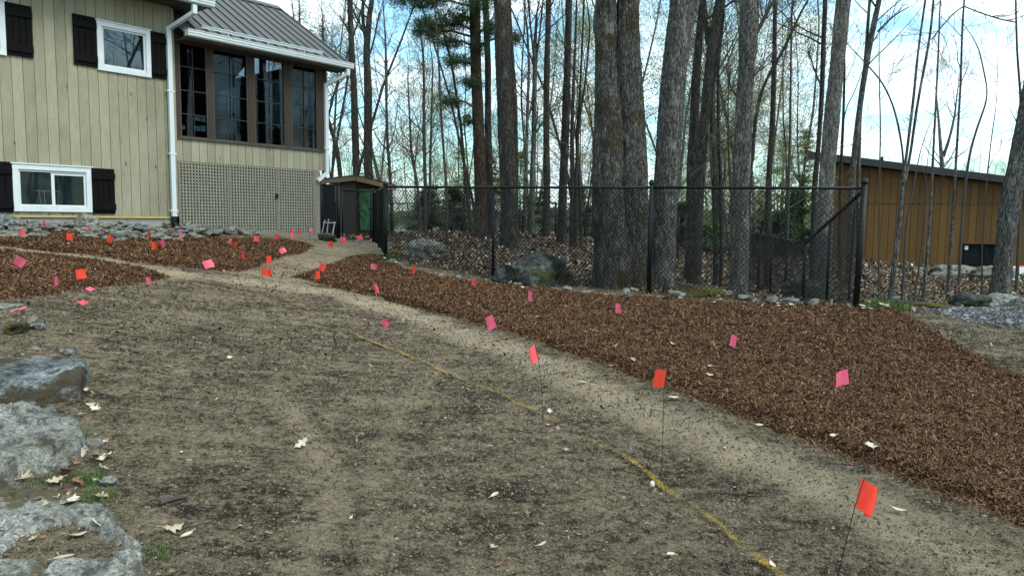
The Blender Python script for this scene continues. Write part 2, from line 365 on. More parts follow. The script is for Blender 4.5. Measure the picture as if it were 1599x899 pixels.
def m_ground():
    m, N, L, b = mat('ground', rough=.95, spec=.12)
    def at(n): a = N.new('ShaderNodeAttribute'); a.attribute_name = n; return a.outputs['Fac']
    n1 = math_(N, L, 'ADD', math_(N, L, 'MULTIPLY', noise(N, L, 1.5, 10, .78, dist=.6), .5), math_(N, L, 'MULTIPLY', noise(N, L, 2.6, 8, .75, stretch=(.35, 1.6, 1), dist=.4), .5)); n2 = noise(N, L, 13, 10, .8, dist=.5); n3 = noise(N, L, 55, 8, .7)
    # how much dry tan shows through the dark crumbly soil
    f = math_(N, L, 'ADD', math_(N, L, 'MULTIPLY', n1, .8), math_(N, L, 'ADD', math_(N, L, 'MULTIPLY', n2, .75), math_(N, L, 'MULTIPLY', n3, .45)))
    f = math_(N, L, 'ADD', f, math_(N, L, 'MULTIPLY', math_(N, L, 'MULTIPLY', at('path'), noise(N, L, 3.2, 6, .7)), .46))
    soil = ramp(N, L, f, [(.86, (.030, .027, .020)), (.96, (.075, .065, .048)), (1.05, (.155, .133, .097)), (1.22, (.255, .222, .165)), ])
    # ramp clamps at 1: rescale
    f2 = math_(N, L, 'MULTIPLY', f, .7)
    soil = ramp(N, L, f2, [(.625, (.034, .028, .019)), (.664, (.075, .058, .038)), (.695, (.185, .145, .096)), (.75, (.30, .238, .157)), (.88, (.45, .36, .24))])
    v = N.new('ShaderNodeTexVoronoi'); v.inputs['Scale'].default_value = 120; t = N.new('ShaderNodeTexCoord'); L.new(t.outputs['Object'], v.inputs['Vector'])
    lit = ramp(N, L, noise(N, L, 22, 8, .75), [(.33, (.035, .025, .015)), (.5, (.11, .08, .05)), (.68, (.25, .19, .125))])
    c = mixc(N, L, at('litter'), soil, lit)
    grav = ramp(N, L, noise(N, L, 40, 8, .8), [(.35, (.022, .022, .023)), (.55, (.07, .07, .072)), (.7, (.2, .2, .2))])
    c = mixc(N, L, at('gravel'), c, grav)
    far = ramp(N, L, noise(N, L, .05, 8, .7), [(.4, (.03, .035, .02)), (.6, (.07, .06, .04))])
    c = mixc(N, L, at('far'), c, far)
    L.new(c, b.inputs['Base Color'])
    p = bump(N, L, b, n3, 1.0, .018); p = bump(N, L, b, n2, 1.0, .05, p); return m
MT['ground'] = m_ground()
def m_mulch():
    m, N, L, b = mat('mulch', rough=.95, spec=.1)
    n1 = noise(N, L, 60, 8, .8, stretch=(1, .35, 1), dist=1.0); n2 = noise(N, L, 2.0, 5)
    c = ramp(N, L, n1, [(.36, (.012, .006, .0035)), (.52, (.045, .021, .011)), (.66, (.10, .05, .026))])
    L.new(c, b.inputs['Base Color']); bump(N, L, b, n1, 1, .02); return m
MT['mulch'] = m_mulch()
def m_water():
    m, N, L, b = mat('water', (.02, .04, .05), .08, 0, .8); n = noise(N, L, .4, 4); bump(N, L, b, n, .15, .1); return m
MT['water'] = m_water()
def m_paint():
    m, N, L, b = mat('spray_paint', rough=.9)
    n = noise(N, L, 70, 8, .8); n2 = noise(N, L, 3, 5, .7)
    a = N.new('ShaderNodeAttribute'); a.attribute_name = 'cover'
    L.new(ramp(N, L, n, [(.4, (.17, .11, .02)), (.65, (.44, .29, .03))]), b.inputs['Base Color'])
    f = math_(N, L, 'ADD', math_(N, L, 'ADD', math_(N, L, 'MULTIPLY', n, 1.3), math_(N, L, 'MULTIPLY', n2, .9)), a.outputs['Fac'])
    al = ramp(N, L, math_(N, L, 'MULTIPLY', f, .5), [(.70, (0, 0, 0)), (.80, (1, 1, 1))])
    L.new(al, b.inputs['Alpha']); bump(N, L, b, n, 1, .01); return m
MT['paint'] = m_paint()
def m_cloth(name, c1, c2):
    m, N, L, b = mat(name, c1, .55, 0, .3)
    n = noise(N, L, 25, 4, .6, stretch=(1, 1, .2)); c = ramp(N, L, n, [(.3, c1), (.7, c2)]); L.new(c, b.inputs['Base Color'])
    t = N.new('ShaderNodeBsdfTranslucent'); L.new(c, t.inputs[0]); ms = N.new('ShaderNodeMixShader'); ms.inputs[0].default_value = .35
    L.new(b.outputs[0], ms.inputs[1]); L.new(t.outputs[0], ms.inputs[2]); L.new(ms.outputs[0], N['Material Output'].inputs[0]); return m
MT['pink'] = m_cloth('pink_plastic', (.99, .13, .23), (1.0, .19, .31))
MT['orange'] = m_cloth('orange_plastic', (.95, .055, .025), (.98, .09, .045))
MT['coral'] = m_cloth('coral_plastic', (.99, .09, .11), (1.0, .14, .17))
def m_tarp():
    m, N, L, b = mat('green_tarp', (.02, .11, .035), .35, 0, .5)
    n = noise(N, L, 3, 3, .5, stretch=(1, 1, .5), dist=1.5); bump(N, L, b, n, .8, .12)
    L.new(ramp(N, L, n, [(.3, (.012, .075, .022)), (.7, (.035, .17, .06))]), b.inputs['Base Color']); return m
MT['tarp'] = m_tarp()

# ------------------------------------------------------------------ ground sheet
def graded(lo, hi, step, far, g=1.12):
    a = list(np.arange(lo, hi+1e-6, step)); s = step; x = a[-1]
    while x < far[1]: s *= g; x += s; a.append(x)
    s = step; x = a[0]; pre = []
    while x > far[0]: s *= g; x -= s; pre.append(x)
    return np.array(pre[::-1]+a)
gx = graded(-5.6, 6.6, .045, (-1600, 1600)); gy = graded(2.2, 14, .045, (-60, 1600))
XX, YY = np.meshgrid(gx, gy); fx, fy = XX.ravel(), YY.ravel()
def poly_px(pts): return np.array([G(*p)[:2] for p in pts])
def seg_dist(x, y, poly, closed=False):
    d = np.full(len(x), 1e9); n = len(poly)
    for i in range(n if closed else n-1):
        a = poly[i]; b = poly[(i+1) % n]; ab = b-a; t = np.clip(((x-a[0])*ab[0]+(y-a[1])*ab[1])/(ab@ab+1e-12), 0, 1)
        d = np.minimum(d, np.hypot(x-a[0]-t*ab[0], y-a[1]-t*ab[1]))
    return d
def inside(x, y, poly):
    r = np.zeros(len(x), bool); n = len(poly)
    for i in range(n):
        x1, y1 = poly[i]; x2, y2 = poly[(i+1) % n]
        c = ((y1 > y) != (y2 > y)) & (x < (x2-x1)*(y-y1)/((y2-y1) if abs(y2-y1) > 1e-12 else 1e-12)+x1); r ^= c
    return r
path1 = poly_px([(-200, 378), (0, 388), (180, 414), (300, 430), (420, 441), (520, 458), (620, 482), (700, 510), (850, 573), (1000, 642), (1200, 728), (1400, 818), (1560, 900)])
path2 = poly_px([(430, 440), (480, 415), (530, 392), (575, 380)])
BED_R = [(457, 433), (516, 413), (543, 402), (585, 398), (606, 410), (640, 422), (700, 435), (770, 444), (850, 452), (940, 461), (1020, 467), (1100, 471), (1180, 478), (1262, 482), (1345, 486), (1400, 487), (1450, 510), (1500, 540), (1560, 570), (1599, 588), (1800, 660), (1900, 900), (1599, 825), (1450, 765), (1300, 705), (1200, 668), (1100, 627), (1040, 605), (960, 577), (870, 545), (790, 519), (700, 491), (600, 466), (520, 448)]
BED_L = [(-260, 384), (0, 392), (62, 398), (123, 407), (189, 416), (236, 422), (265, 432), (189, 443), (113, 452), (38, 462), (0, 467), (-200, 500)]
BED_U = [(-200, 357), (0, 362), (80, 363), (150, 362), (275, 366), (340, 373), (440, 377), (490, 384), (470, 395), (440, 400), (430, 406), (405, 414), (376, 423), (300, 417), (208, 410), (160, 402), (85, 394), (0, 385), (-250, 372)]
beds = [poly_px(b) for b in (BED_R, BED_L, BED_U)]
forest = poly_px([(600, 404), (640, 421), (700, 433), (770, 442), (850, 450), (940, 460), (1020, 466), (1180, 474), (1345, 484), (1395, 483), (1420, 492), (1500, 484), (1599, 478)])
def forest_mask(x, y):
    fy_ = np.interp(x, forest[:, 0], forest[:, 1]) if np.all(np.diff(forest[:, 0]) > 0) else None
    xs = np.array([-30, -5.2, -4.6, -2.9, -2.27, -.3, 2.02, 4.34, 5.1, 6.2, 8.7, 12, 40]); ys = np.array([16.5, 19.3, 19.0, 18.2, 13.5, 12.25, 10.8, 9.3, 9.2, 10.9, 12.2, 12.6, 12.6])
    e = np.interp(x, xs, ys) + .25*fbm(x*1.2, y*1.2, seed=5)
    return sm(-.12, .22, y-e)
def relief(x, y):
    near = 1-sm(14, 26, np.hypot(x, y))
    return (.035*fbm(x*.9, y*.9, oct=4, seed=3) + .014*fbm(x*5, y*5, oct=4, seed=9) + .010*fbm(x*1.6+y*.5, y*7-x*1.5, oct=3, seed=19) + .007*np.abs(fbm(x*22, y*22, oct=2, seed=11)))*near - .01*near
fz = H(fx, fy) + relief(fx, fy)
mb = MB(); nx, ny = len(gx), len(gy)
i = (np.arange(ny-1)[:, None]*nx + np.arange(nx-1)[None]).ravel()
mb.add(np.stack([fx, fy, fz], -1), np.stack([i, i+1, i+nx+1, i+nx], -1))
ground = mb.build('ground', MT['ground'], smooth=True, kind='structure')
fm = forest_mask(fx, fy)
dd = np.hypot(fx, fy-8)
path3 = poly_px([(425, 600), (470, 660), (505, 720), (520, 780), (500, 840), (450, 910)]); path4 = poly_px([(700, 560), (640, 620), (600, 700), (590, 800), (620, 910)])
pth3 = .34*np.maximum(1-sm(.03, .14, seg_dist(fx, fy, path3)), .6*(1-sm(.03, .14, seg_dist(fx, fy, path4))))
pth = np.maximum(1-sm(.03, .36, seg_dist(fx, fy, path1)+.15*fbm(fx*2, fy*2, seed=2)), .3*(1-sm(.1, .8, seg_dist(fx, fy, path2))))
pth = np.maximum(pth, pth3)
attr(ground, 'path', pth*(1-fm))
attr(ground, 'litter', fm*(1-sm(30, 60, dd)))
gr = sm(.0, .5, fx-5.2+.3*fbm(fx*2, fy*2, seed=8))*sm(8.6, 9.4, fy+.2*fbm(fx*3, fy*3, seed=4))*(1-sm(10.9, 11.3, fy-.1*(fx-6)))
gate_g = (1-sm(.3, .5, np.abs(fy-17.3)))*(fx > -5.5)*(fx < -2.6)
attr(ground, 'gravel', np.clip(gr+gate_g*.7, 0, 1)*(1-sm(12, 20, fx)))
attr(ground, 'far', sm(30, 60, dd))

def surf(x, y): return H(x, y) + relief(np.asarray(x), np.asarray(y))
# ------------------------------------------------------------------ lake and far shore
mb = MB(); mb.add([(-1500, 45, -4), (60, 45, -4), (60, 1500, -4), (-1500, 1500, -4)], [(0, 1, 2, 3)])
mb.build('lake_water', MT['water'], kind='structure')
simple('far_shore', (.030, .040, .028), .95, 0, .1, .4, .02)
mb = MB(); xs = np.linspace(-1400, 900, 240); y0 = 1000+80*fbm(xs*.004, xs*0, seed=21)
hh = 16+16*fbm(xs*.006, xs*0+3, seed=22)+5*fbm(xs*.08, xs*0+3, seed=23)
V = []; 
for k, (dy_, s_) in enumerate(((0, 0), (25, .6), (120, 1.), (300, .9))): V.append(np.stack([xs, y0+dy_, -5+(hh+8)*s_+2*k*fbm(xs*.1, xs*0+k, seed=30+k)], -1))
V = np.vstack(V); n = len(xs); i = (np.arange(3)[:, None]*n+np.arange(n-1)[None]).ravel()
mb.add(V, np.stack([i, i+1, i+n+1, i+n], -1)); mb.build('hills', MT['far_shore'], kind='structure')

# ------------------------------------------------------------------ mulch beds (stuff) and scattered litter
def scatter(mb, x, y, z, ln, wd, tilt=.35, lift=0.0, rs=R, bend=0):
    n = len(x); yaw = rs.uniform(0, 2*math.pi, n); p = rs.normal(0, tilt, n); q = rs.normal(0, tilt*1.2, n)
    u = np.stack([np.cos(yaw)*np.cos(p), np.sin(yaw)*np.cos(p), np.sin(p)], -1)
    v0 = np.stack([-np.sin(yaw), np.cos(yaw), np.zeros(n)], -1); w = np.cross(u, v0)
    v = v0*np.cos(q)[:, None]+w*np.sin(q)[:, None]
    c = np.stack([x, y, z+lift+np.abs(np.sin(p))*ln*.4], -1); a = u*(ln/2)[:, None]; b = v*(wd/2)[:, None]
    k = rs.uniform(.4, 1, n)[:, None]
    V = np.stack([c-a-b*k, c+a*.9-b, c+a+b*k, c-a*.9+b], 1).reshape(-1, 3)
    mb.add(V, np.arange(4*n).reshape(-1, 4))
def rand_in(poly, n, rs=R, near=2.2):
    lo = np.maximum(poly.min(0), (-9, 2)); hi = np.minimum(poly.max(0), (9.5, 22)); out = []
    tot = 0
    while tot < n:
        x = rs.uniform(lo[0], hi[0], 60000); y = rs.uniform(lo[1], hi[1], 60000)
        keep = inside(x, y, poly) & (rs.uniform(0, 1, 60000) < np.clip((near/np.maximum(np.hypot(x, y), .1))**1.3*1.5, 0, 1))
        keep &= np.abs(x) < .80*y+1.0
        out.append(np.stack([x[keep], y[keep]], -1)); tot += keep.sum()
    return np.vstack(out)[:n]
bed_names = ['large bed of shredded brown bark mulch in front of the fence', 'mulch bed at the left edge', 'mulch bed along the house']
for poly, nchip in zip(beds, (330000, 95000, 95000)):
    lo = np.maximum(poly.min(0)-.2, (-12, 1)); hi = np.minimum(poly.max(0)+.2, (11, 20))
    bx = np.arange(lo[0], hi[0], .04); by = np.arange(lo[1], hi[1], .04)
    X, Y = np.meshgrid(bx, by); x, y = X.ravel(), Y.ravel()
    ins = inside(x, y, poly); d = seg_dist(x, y, poly, True)*np.where(ins, 1, -1) + .07*fbm(x*3, y*3, seed=41)+.05*fbm(x*9, y*9, seed=43)
    z = surf(x, y) + np.where(d > 0, .055*sm(0, .16, d), -.05) + .022*fbm(x*4, y*4, oct=3, seed=44)*sm(0, .1, d) + .012*fbm(x*14, y*14, oct=2, seed=45)*sm(0, .1, d)
    nx_ = len(bx); i = (np.arange(len(by)-1)[:, None]*nx_+np.arange(nx_-1)[None]).ravel()
    Q = np.stack([i, i+1, i+nx_+1, i+nx_], -1); Q = Q[(d[Q].max(1) > -.02)]
    used = np.unique(Q); mp_ = np.full(len(x), -1); mp_[used] = np.arange(len(used))
    mb = MB(); mb.add(np.stack([x, y, z], -1)[used], mp_[Q])
    bed = mb.build('mulch_bed', MT['mulch'], smooth=True, kind='structure')
    p = rand_in(poly, nchip); px_, py_ = p[:, 0], p[:, 1]
    px_ = px_+R.normal(0, .03, nchip); py_ = py_+R.normal(0, .03, nchip)
    dd_ = seg_dist(px_, py_, poly, True)*np.where(inside(px_, py_, poly), 1, -1)+ .07*fbm(px_*3, py_*3, seed=41)+.05*fbm(px_*9, py_*9, seed=43)
    zz = surf(px_, py_)+np.where(dd_ > 0, .055*sm(0, .16, dd_), 0)+.022*fbm(px_*4, py_*4, oct=3, seed=44)*sm(0, .1, dd_)+.012*fbm(px_*14, py_*14, oct=2, seed=45)*sm(0, .1, dd_)
    dist = np.hypot(px_, py_)
    mb = MB(); sc_ = np.clip(dist/5, .9, 2.2)
    scatter(mb, px_, py_, zz+.003, np.where(R.uniform(0, 1, nchip) < .62, R.gamma(3, .0034, nchip)+.005, R.gamma(2.4, .0070, nchip)*sc_**.4+.007), R.gamma(3, .0013, nchip)*sc_+.0012, .5)
    tagm = mb.build('mulch_chips', MT['mulch_chip'], kind='stuff')
# soil crumbs over the dirt
n = 330000
r = 2.4+ (R.uniform(0, 1, n)**1.6)*9.5; xx = R.uniform(-.78, .78, n)*r; yy = r
ok = np.ones(n, bool)
for poly in beds: ok &= ~inside(xx, yy, poly)
ok &= forest_mask(xx, yy) < .5
dens = fbm(xx*1.1, yy*1.1, oct=4, seed=3)+.8*fbm(xx*5, yy*5, seed=77)
ok &= R.uniform(-.9, .8, n) < dens
xx, yy = xx[ok], yy[ok]; n = len(xx); zz = surf(xx, yy)
mb = MB(); s = R.gamma(2.0, .0016, n)+.0012; s *= np.clip(yy/4.0, .8, 2.0)
scatter(mb, xx, yy, zz+.002, s*R.uniform(1, 2, n), s, .6)
mb.build('soil_crumbs', MT['clod'], kind='stuff')
n = 30000; r = 2.4+(R.uniform(0, 1, n)**1.4)*9; xx = R.uniform(-.75, .75, n)*r; yy = r
ok = (forest_mask(xx, yy) < .5)
for poly in beds: ok &= ~inside(xx, yy, poly)
ok &= R.uniform(-.7, .9, n) < fbm(xx*1.4, yy*1.4, seed=80)
xx, yy = xx[ok], yy[ok]; n = len(xx); mb = MB()
scatter(mb, xx, yy, surf(xx, yy)+.004, R.gamma(3, .006, n)+.006, R.uniform(.0008, .002, n)*np.clip(yy/4, .8, 2), .3)
mb.build('root_fibres', MT['fibre'], kind='stuff')
# clods with volume
def blob_pts(n, rs=R):
    base = np.array([(1, 0, 0), (-1, 0, 0), (0, 1, 0), (0, -1, 0), (0, 0, 1), (0, 0, -1)], float)
    V = base[None]*rs.uniform(.6, 1.3, (n, 6, 1)); return V
octT = np.array([(4, 0, 2), (4, 2, 1), (4, 1, 3), (4, 3, 0), (5, 2, 0), (5, 1, 2), (5, 3, 1), (5, 0, 3)])
def blobs(mb, x, y, z, s, flat=.6, rs=R):
    n = len(x); V = blob_pts(n, rs); a = rs.uniform(0, 6.28, n); c, s_ = np.cos(a)[:, None], np.sin(a)[:, None]
    vx = V[:, :, 0]*c-V[:, :, 1]*s_; vy = V[:, :, 0]*s_+V[:, :, 1]*c
    V = np.stack([vx, vy, V[:, :, 2]*flat], -1)*s[:, None, None]+np.stack([x, y, z], -1)[:, None]
    mb.add(V.reshape(-1, 3), None, (octT[None]+6*np.arange(n)[:, None, None]).reshape(-1, 3))
n = 60000; r = 2.4+(R.uniform(0, 1, n)**1.5)*8; xx = R.uniform(-.75, .75, n)*r; yy = r
ok = (forest_mask(xx, yy) < .5)
for poly in beds: ok &= ~inside(xx, yy, poly)
ok &= R.uniform(-.8, .7, n) < fbm(xx*1.1, yy*1.1, oct=4, seed=3)+.7*fbm(xx*5, yy*5, seed=77)
xx, yy = xx[ok], yy[ok]; n = len(xx); mb = MB()
blobs(mb, xx, yy, surf(xx, yy)+.002, np.minimum(R.gamma(1.5, .0022, n)+.0018, .018))
mb.build('soil_clods', MT['clod'], kind='stuff')
# gravel of the right-hand drive and the strip by the gate
n = 16000; xx = R.uniform(5.3, 12, n); yy = R.uniform(8.6, 11.2, n); ok = gr_ = (R.uniform(0, 1, n) < sm(.0, .5, xx-5.2+.3*fbm(xx*2, yy*2, seed=8))); xx, yy = xx[ok], yy[ok]
x2 = R.uniform(-5.2, -2.7, 3500); y2 = R.uniform(16.7, 17.7, 3500); xx = np.r_[xx, x2]; yy = np.r_[yy, y2]; mb = MB()
blobs(mb, xx, yy, surf(xx, yy)+.004, R.gamma(2, .006, len(xx))+.006)
mb.build('gravel', MT['gravel_bit'], kind='stuff')
# dead leaves on the woodland floor
n = 200000; yy = 9+(R.uniform(0, 1, n)**1.7)*24; xx = R.uniform(-.42, .75, n)*yy*1.02
ok = R.uniform(0, 1, n) < forest_mask(xx, yy); xx, yy = xx[ok], yy[ok]; n = len(xx); mb = MB()
s = R.uniform(.025, .06, n)*np.clip(yy/15, 1, 1.9); s *= np.where(R.uniform(0, 1, n) < .3, 1.3, .75); scatter(mb, xx, yy, surf(xx, yy)+.012, s*1.2, s*.7, .55)
mb.build('leaf_litter', MT['leaf_litter'], kind='stuff')
# edge leaves drifting on to mulch along the fence
# yellow sprayed line
def strip(name, pts, w, cover, m):
    pl = poly_px(pts); t = np.r_[0, np.cumsum(np.hypot(*np.diff(pl, axis=0).T))]; s = np.arange(0, t[-1], .02)
    cx = np.interp(s, t, pl[:, 0]); cy = np.interp(s, t, pl[:, 1]); cx += .012*fbm(s*3, s*0, seed=51); dxy = np.stack([np.gradient(cx), np.gradient(cy)], -1); dxy /= np.linalg.norm(dxy, axis=1)[:, None]
    nrm = np.stack([-dxy[:, 1], dxy[:, 0]], -1); k = 9; o = np.linspace(-1, 1, k); V = []; C = []
    for q in o: X = cx+nrm[:, 0]*q*w; Y = cy+nrm[:, 1]*q*w; V.append(np.stack([X, Y, surf(X, Y)+.02], -1)); C.append(cover+.55*(1-q*q)-.35+.12*fbm(s*1.2, s*0, seed=55))
    V = np.vstack(V); n = len(s); i = (np.arange(k-1)[:, None]*n+np.arange(n-1)[None]).ravel()
    mb = MB(); mb.add(V, np.stack([i, i+n, i+n+1, i+1], -1)); ob = mb.build(name, m, kind='stuff'); attr(ob, 'cover', np.concatenate(C)); return ob
strip('yellow_paint_line', [(425, 460), (470, 480), (520, 503), (580, 533), (640, 560), (700, 585), (750, 605), (800, 630), (850, 655), (900, 680), (960, 710), (1010, 740), (1040, 768), (1080, 795), (1120, 825), (1160, 860), (1200, 888), (1230, 910)], .046, .165, MT['paint'])
strip('yellow_paint_patch', [(110, 500), (135, 492), (160, 486), (185, 482)], .12, .02, MT['paint'])
strip('yellow_paint_patch', [(225, 468), (300, 458), (360, 454), (425, 460)], .06, -.02, MT['paint'])
strip('yellow_paint_patch', [(1080, 617), (1120, 632), (1160, 652), (1200, 672)], .05, -.08, MT['paint'])
strip('yellow_paint_patch', [(480, 440), (520, 453), (570, 462)], .05, -.1, MT['paint'])

# ------------------------------------------------------------------ house (local x along the front wall, y inwards, z = world height)
P0 = P(275, 345, 13.0); HA = math.radians(51.0)
hd = np.array([math.cos(HA), math.sin(HA)]); hn = np.array([-math.sin(HA), math.cos(HA)])
def wt(px, py, w=0.0):
    d = ray(px, py); o = np.array([0, 0, EYE])
    A = P0[:2]+hn*w; k = ((A-o[:2])@hn)/(d[:2]@hn); p = o+d*k
    return ((p[:2]-P0[:2])@hd, p[2])
def hw(t, w): q = P0[:2]+hd*t+hn*w; return q
house = empty('house', (P0[0], P0[1], 0), HA, 'beige board-sided house with black shutters and a screened porch over lattice', 'house')
def part(mb, name, m, parent=house, smooth=False, label=None): return mb.build(name, MT[m] if isinstance(m, str) else m, parent, smooth, label)
ZB, ZE = 1.50, 5.03
def siding(mb, t0, t1, z0, z1, pitch=.15, w=0.0, axis=0, holes=()):
    # boards separated by grooves; holes = (t0,t1,z0,z1) cut out
    k0 = math.floor(t0/pitch); k1 = math.ceil(t1/pitch)
    for k in range(k0, k1):
        a, b = max(t0, k*pitch+.004), min(t1, (k+1)*pitch-.004)
        if b-a < .002: continue
        spans = [(z0, z1)]
        cuts = [(a, b)]
        pieces = [(a, b, z0, z1)]
        for h in holes:
            new = []
            for (p, q, r_, s_) in pieces:
                if h[1] <= p or h[0] >= q or h[3] <= r_ or h[2] >= s_: new.append((p, q, r_, s_)); continue
                if h[0] > p: new.append((p, h[0], r_, s_))
                if h[1] < q: new.append((h[1], q, r_, s_))
                pp, qq = max(p, h[0]), min(q, h[1])
                if h[2] > r_: new.append((pp, qq, r_, h[2]))
                if h[3] < s_: new.append((pp, qq, h[3], s_))
            pieces = new
        for (p, q, r_, s_) in pieces:
            if axis == 0: mb.box(p, q, w-.014, w, r_, s_)
            else: mb.box(w, w+.018, p, q, r_, s_)
# openings
def rect(px0, py0, px1, py1, px2=None, py2=None):
    t0, za = wt(px0, py0); t1, zb = wt(px1, py1); return t0, t1, zb, za
uw = (wt(150, 70)[0], wt(233, 70)[0], wt(190, 115.5)[1], wt(190, 40.5)[1])
lw = (wt(19, 300)[0], wt(141.5, 300)[0], wt(80, 330.6)[1], wt(80, 259)[1])
luw_r = wt(7, 50)[0]; luz0 = wt(3, 91)[1]
luw = (luw_r-.85, luw_r, uw[2], uw[3])
holes = [tuple(np.array(h)+np.array([.02, -.02, .02, -.02])) for h in (uw, lw, luw)]
mb = MB(); siding(mb, -9.0, 0, ZB, ZE, holes=holes); part(mb, 'front_siding', 'siding')
mb = MB()
th = [(-9.0, 0)]
# backing wall with the same openings
def slab_with_holes(mb, t0, t1, z0, z1, holes, w0, w1):
    ts = sorted({t0, t1, *[h[0] for h in holes], *[h[1] for h in holes]}); zs = sorted({z0, z1, *[h[2] for h in holes], *[h[3] for h in holes]})
    for a, b in zip(ts[:-1], ts[1:]):
        for c, d in zip(zs[:-1], zs[1:]):
            m1, m2 = (a+b)/2, (c+d)/2
            if any(h[0] < m1 < h[1] and h[2] < m2 < h[3] for h in holes): continue
            mb.box(a, b, w0, w1, c, d)
slab_with_holes(mb, -9.0, -.01, ZB-.0, ZE+.25, holes, .0, .12)
mb.box(-.13, -.01, .12, 7.0, ZB, 7.2); mb.box(-9.0, -8.88, .12, 7, ZB, 7.2); mb.box(-8.88, -.13, 6.88, 7, ZB, ZE)
part(mb, 'wall_core', 'siding')
mb = MB(); mb.box(-9.0, 0.0, -.03, .0, ZB-.035, ZB-.003); part(mb, 'sill_strip', 'yellow_strip')
mb = MB(); mb.box(-8.95, -.05, .0, .2, .6, ZB-.036); mb.box(-.25, -.05, .2, 7, .6, ZB-.01); part(mb, 'foundation', 'concrete')
# dark corner board
mb = MB(); mb.box(.0, .045, -.03, .09, ZB, ZE-.02); part(mb, 'corner_board', 'siding')
def window(r, slider, name='window'):
    t0, t1, z0, z1 = r; f = .075
    mb = MB(); mb.box(t0, t1, -.05, .04, z0, z0+f); mb.box(t0, t1, -.05, .04, z1-f, z1); mb.box(t0, t0+f, -.05, .04, z0+f, z1-f); mb.box(t1-f, t1, -.05, .04, z0+f, z1-f)
    g = .03
    mb.box(t0+f+.002, t1-f-.002, -.025, .02, z0+f+.002, z0+f+g); mb.box(t0+f+.002, t1-f-.002, -.025, .02, z1-f-g, z1-f-.002)
    mb.box(t0+f+.002, t0+f+g, -.025, .02, z0+f+g, z1-f-g); mb.box(t1-f-g, t1-f-.002, -.025, .02, z0+f+g, z1-f-g)
    mb.box(t0-.02, t1+.02, -.065, -.0, z1, z1+.018)
    fr = part(mb, name, 'white_metal')
    mb = MB(); tm = (t0+t1)/2; mb.box(t0+f+g, t1-f-g, -.004, 0.0, z0+f+g, z1-f-g)
    part(mb, 'glass_pane', 'dark_glass' if slider else 'mirror_glass', fr)
    if slider:
        mb = MB(); mb.box(tm-.022, tm+.022, -.02, .015, z0+f+g+.001, z1-f-g-.001); mb.box(tm+.022, t1-f-g, -.016, -.006, z1-f-g-.035, z1-f-g-.001); part(mb, 'meeting_rail', 'white_metal', fr)
    return fr
window(uw, False); window(lw, True); window(luw, False)
def shutter(t0, t1, z0, z1):
    mb = MB(); n = 4; w = (t1-t0)/n
    for k in range(n): mb.box(t0+k*w+.004, t0+(k+1)*w-.004, -.045, -.02, z0, z1)
    hgt = z1-z0
    for zc in (z0+.15*hgt, z1-.17*hgt): mb.box(t0, t1, -.068, -.0455, zc-.05, zc+.05)
    return part(mb, 'shutter', 'black_paint')
shutter(wt(113, 70)[0], uw[0]-.005, uw[2]+.03, uw[3]+.03)
shutter(uw[1]+.005, wt(264, 90)[0], uw[2]+.01, uw[3]+.0)
shutter(luw[1]+.005, wt(49, 50)[0], uw[2]+.02, uw[3]+.0)
shutter(lw[1]+.005, wt(178, 300)[0], lw[2]-.02, lw[3]-.0)
shutter(lw[0]-.36, lw[0]-.005, lw[2]-.02, lw[3]+.02)
# roofs
SL = .62
def roof(t0, t1, we, ze, wr, wb, zoff=0, name='roof'):
    zr = ze+(wr-we)*SL; mb = MB(); th_ = .05
    for (wa, za, wb_, zb_) in ((we, ze, wr, zr), (wr, zr, wb, zr-(wb-wr)*SL)):
        mb.hexa([(t, w, z) for t in (t0, t1) for (w, z) in ((wa, za-th_), (wa, za), (wb_, zb_-th_), (wb_, zb_))])
    rf = part(mb, name, 'roof_steel')
    mb = MB(); k = t0+.02
    while k < t1:
        for (wa, za, wb_, zb_) in ((we, ze, wr, zr), (wr, zr, wb, zr-(wb-wr)*SL)):
            mb.hexa([(t, w, z) for t in (k, k+.028) for (w, z) in ((wa, za+.001), (wa, za+.030), (wb_, zb_+.001), (wb_, zb_+.030))])
        k += .229
    part(mb, 'roof_rib', 'roof_steel', rf)
    mb = MB()
    mb.hexa([(t, w, z) for t in (t0-.01, t1+.01) for (w, z) in ((wr-.14, zr-.14*SL+.032), (wr-.14, zr-.14*SL+.045), (wr, zr+.032), (wr, zr+.05))])
    mb.hexa([(t, w, z) for t in (t0-.01, t1+.01) for (w, z) in ((wr+.001, zr+.032), (wr+.001, zr+.05), (wr+.14, zr-.14*SL+.032), (wr+.14, zr-.14*SL+.045))])
    # rake trim at the right end
    mb.hexa([(t, w, z) for t in (t1-.002, t1+.022) for (w, z) in ((we-.01, ze-.12), (we-.01, ze+.035), (wr, zr-.12), (wr, zr+.035))])
    part(mb, 'roof_trim', 'roof_steel', rf)
    return rf, zr
EZ = EYE+3.62
roof(-9.3, .45, -.50, EZ, 3.3, 7.4)
mb = MB(); mb.box(-9.3, .449, -.499, .0, ZE, ZE+.02); mb.box(-9.3, .449, -.52, -.501, ZE-.01, EZ-.03); mb.box(.0, .449, .0, 3.3, ZE, ZE+.02)
part(mb, 'soffit', 'taupe_trim')
def gutter(t0, t1, w, z):
    mb = MB(); mb.box(t0, t1, w-.115, w-.10, z-.025, z+.02); mb.box(t0, t1, w-.105, w-.088, z-.063, z-.023); mb.box(t0, t1, w-.09, w, z-.078, z-.063); mb.box(t0, t1, w-.125, w-.1, z+.020, z+.032)
    mb.box(t0, t0+.006, w-.099, w-.001, z-.062, z+.02); mb.box(t1-.006, t1, w-.099, w-.001, z-.062, z+.02)
    return part(mb, 'gutter', 'white_metal')
gutter(-9.3, .47, -.522, EYE+3.60)
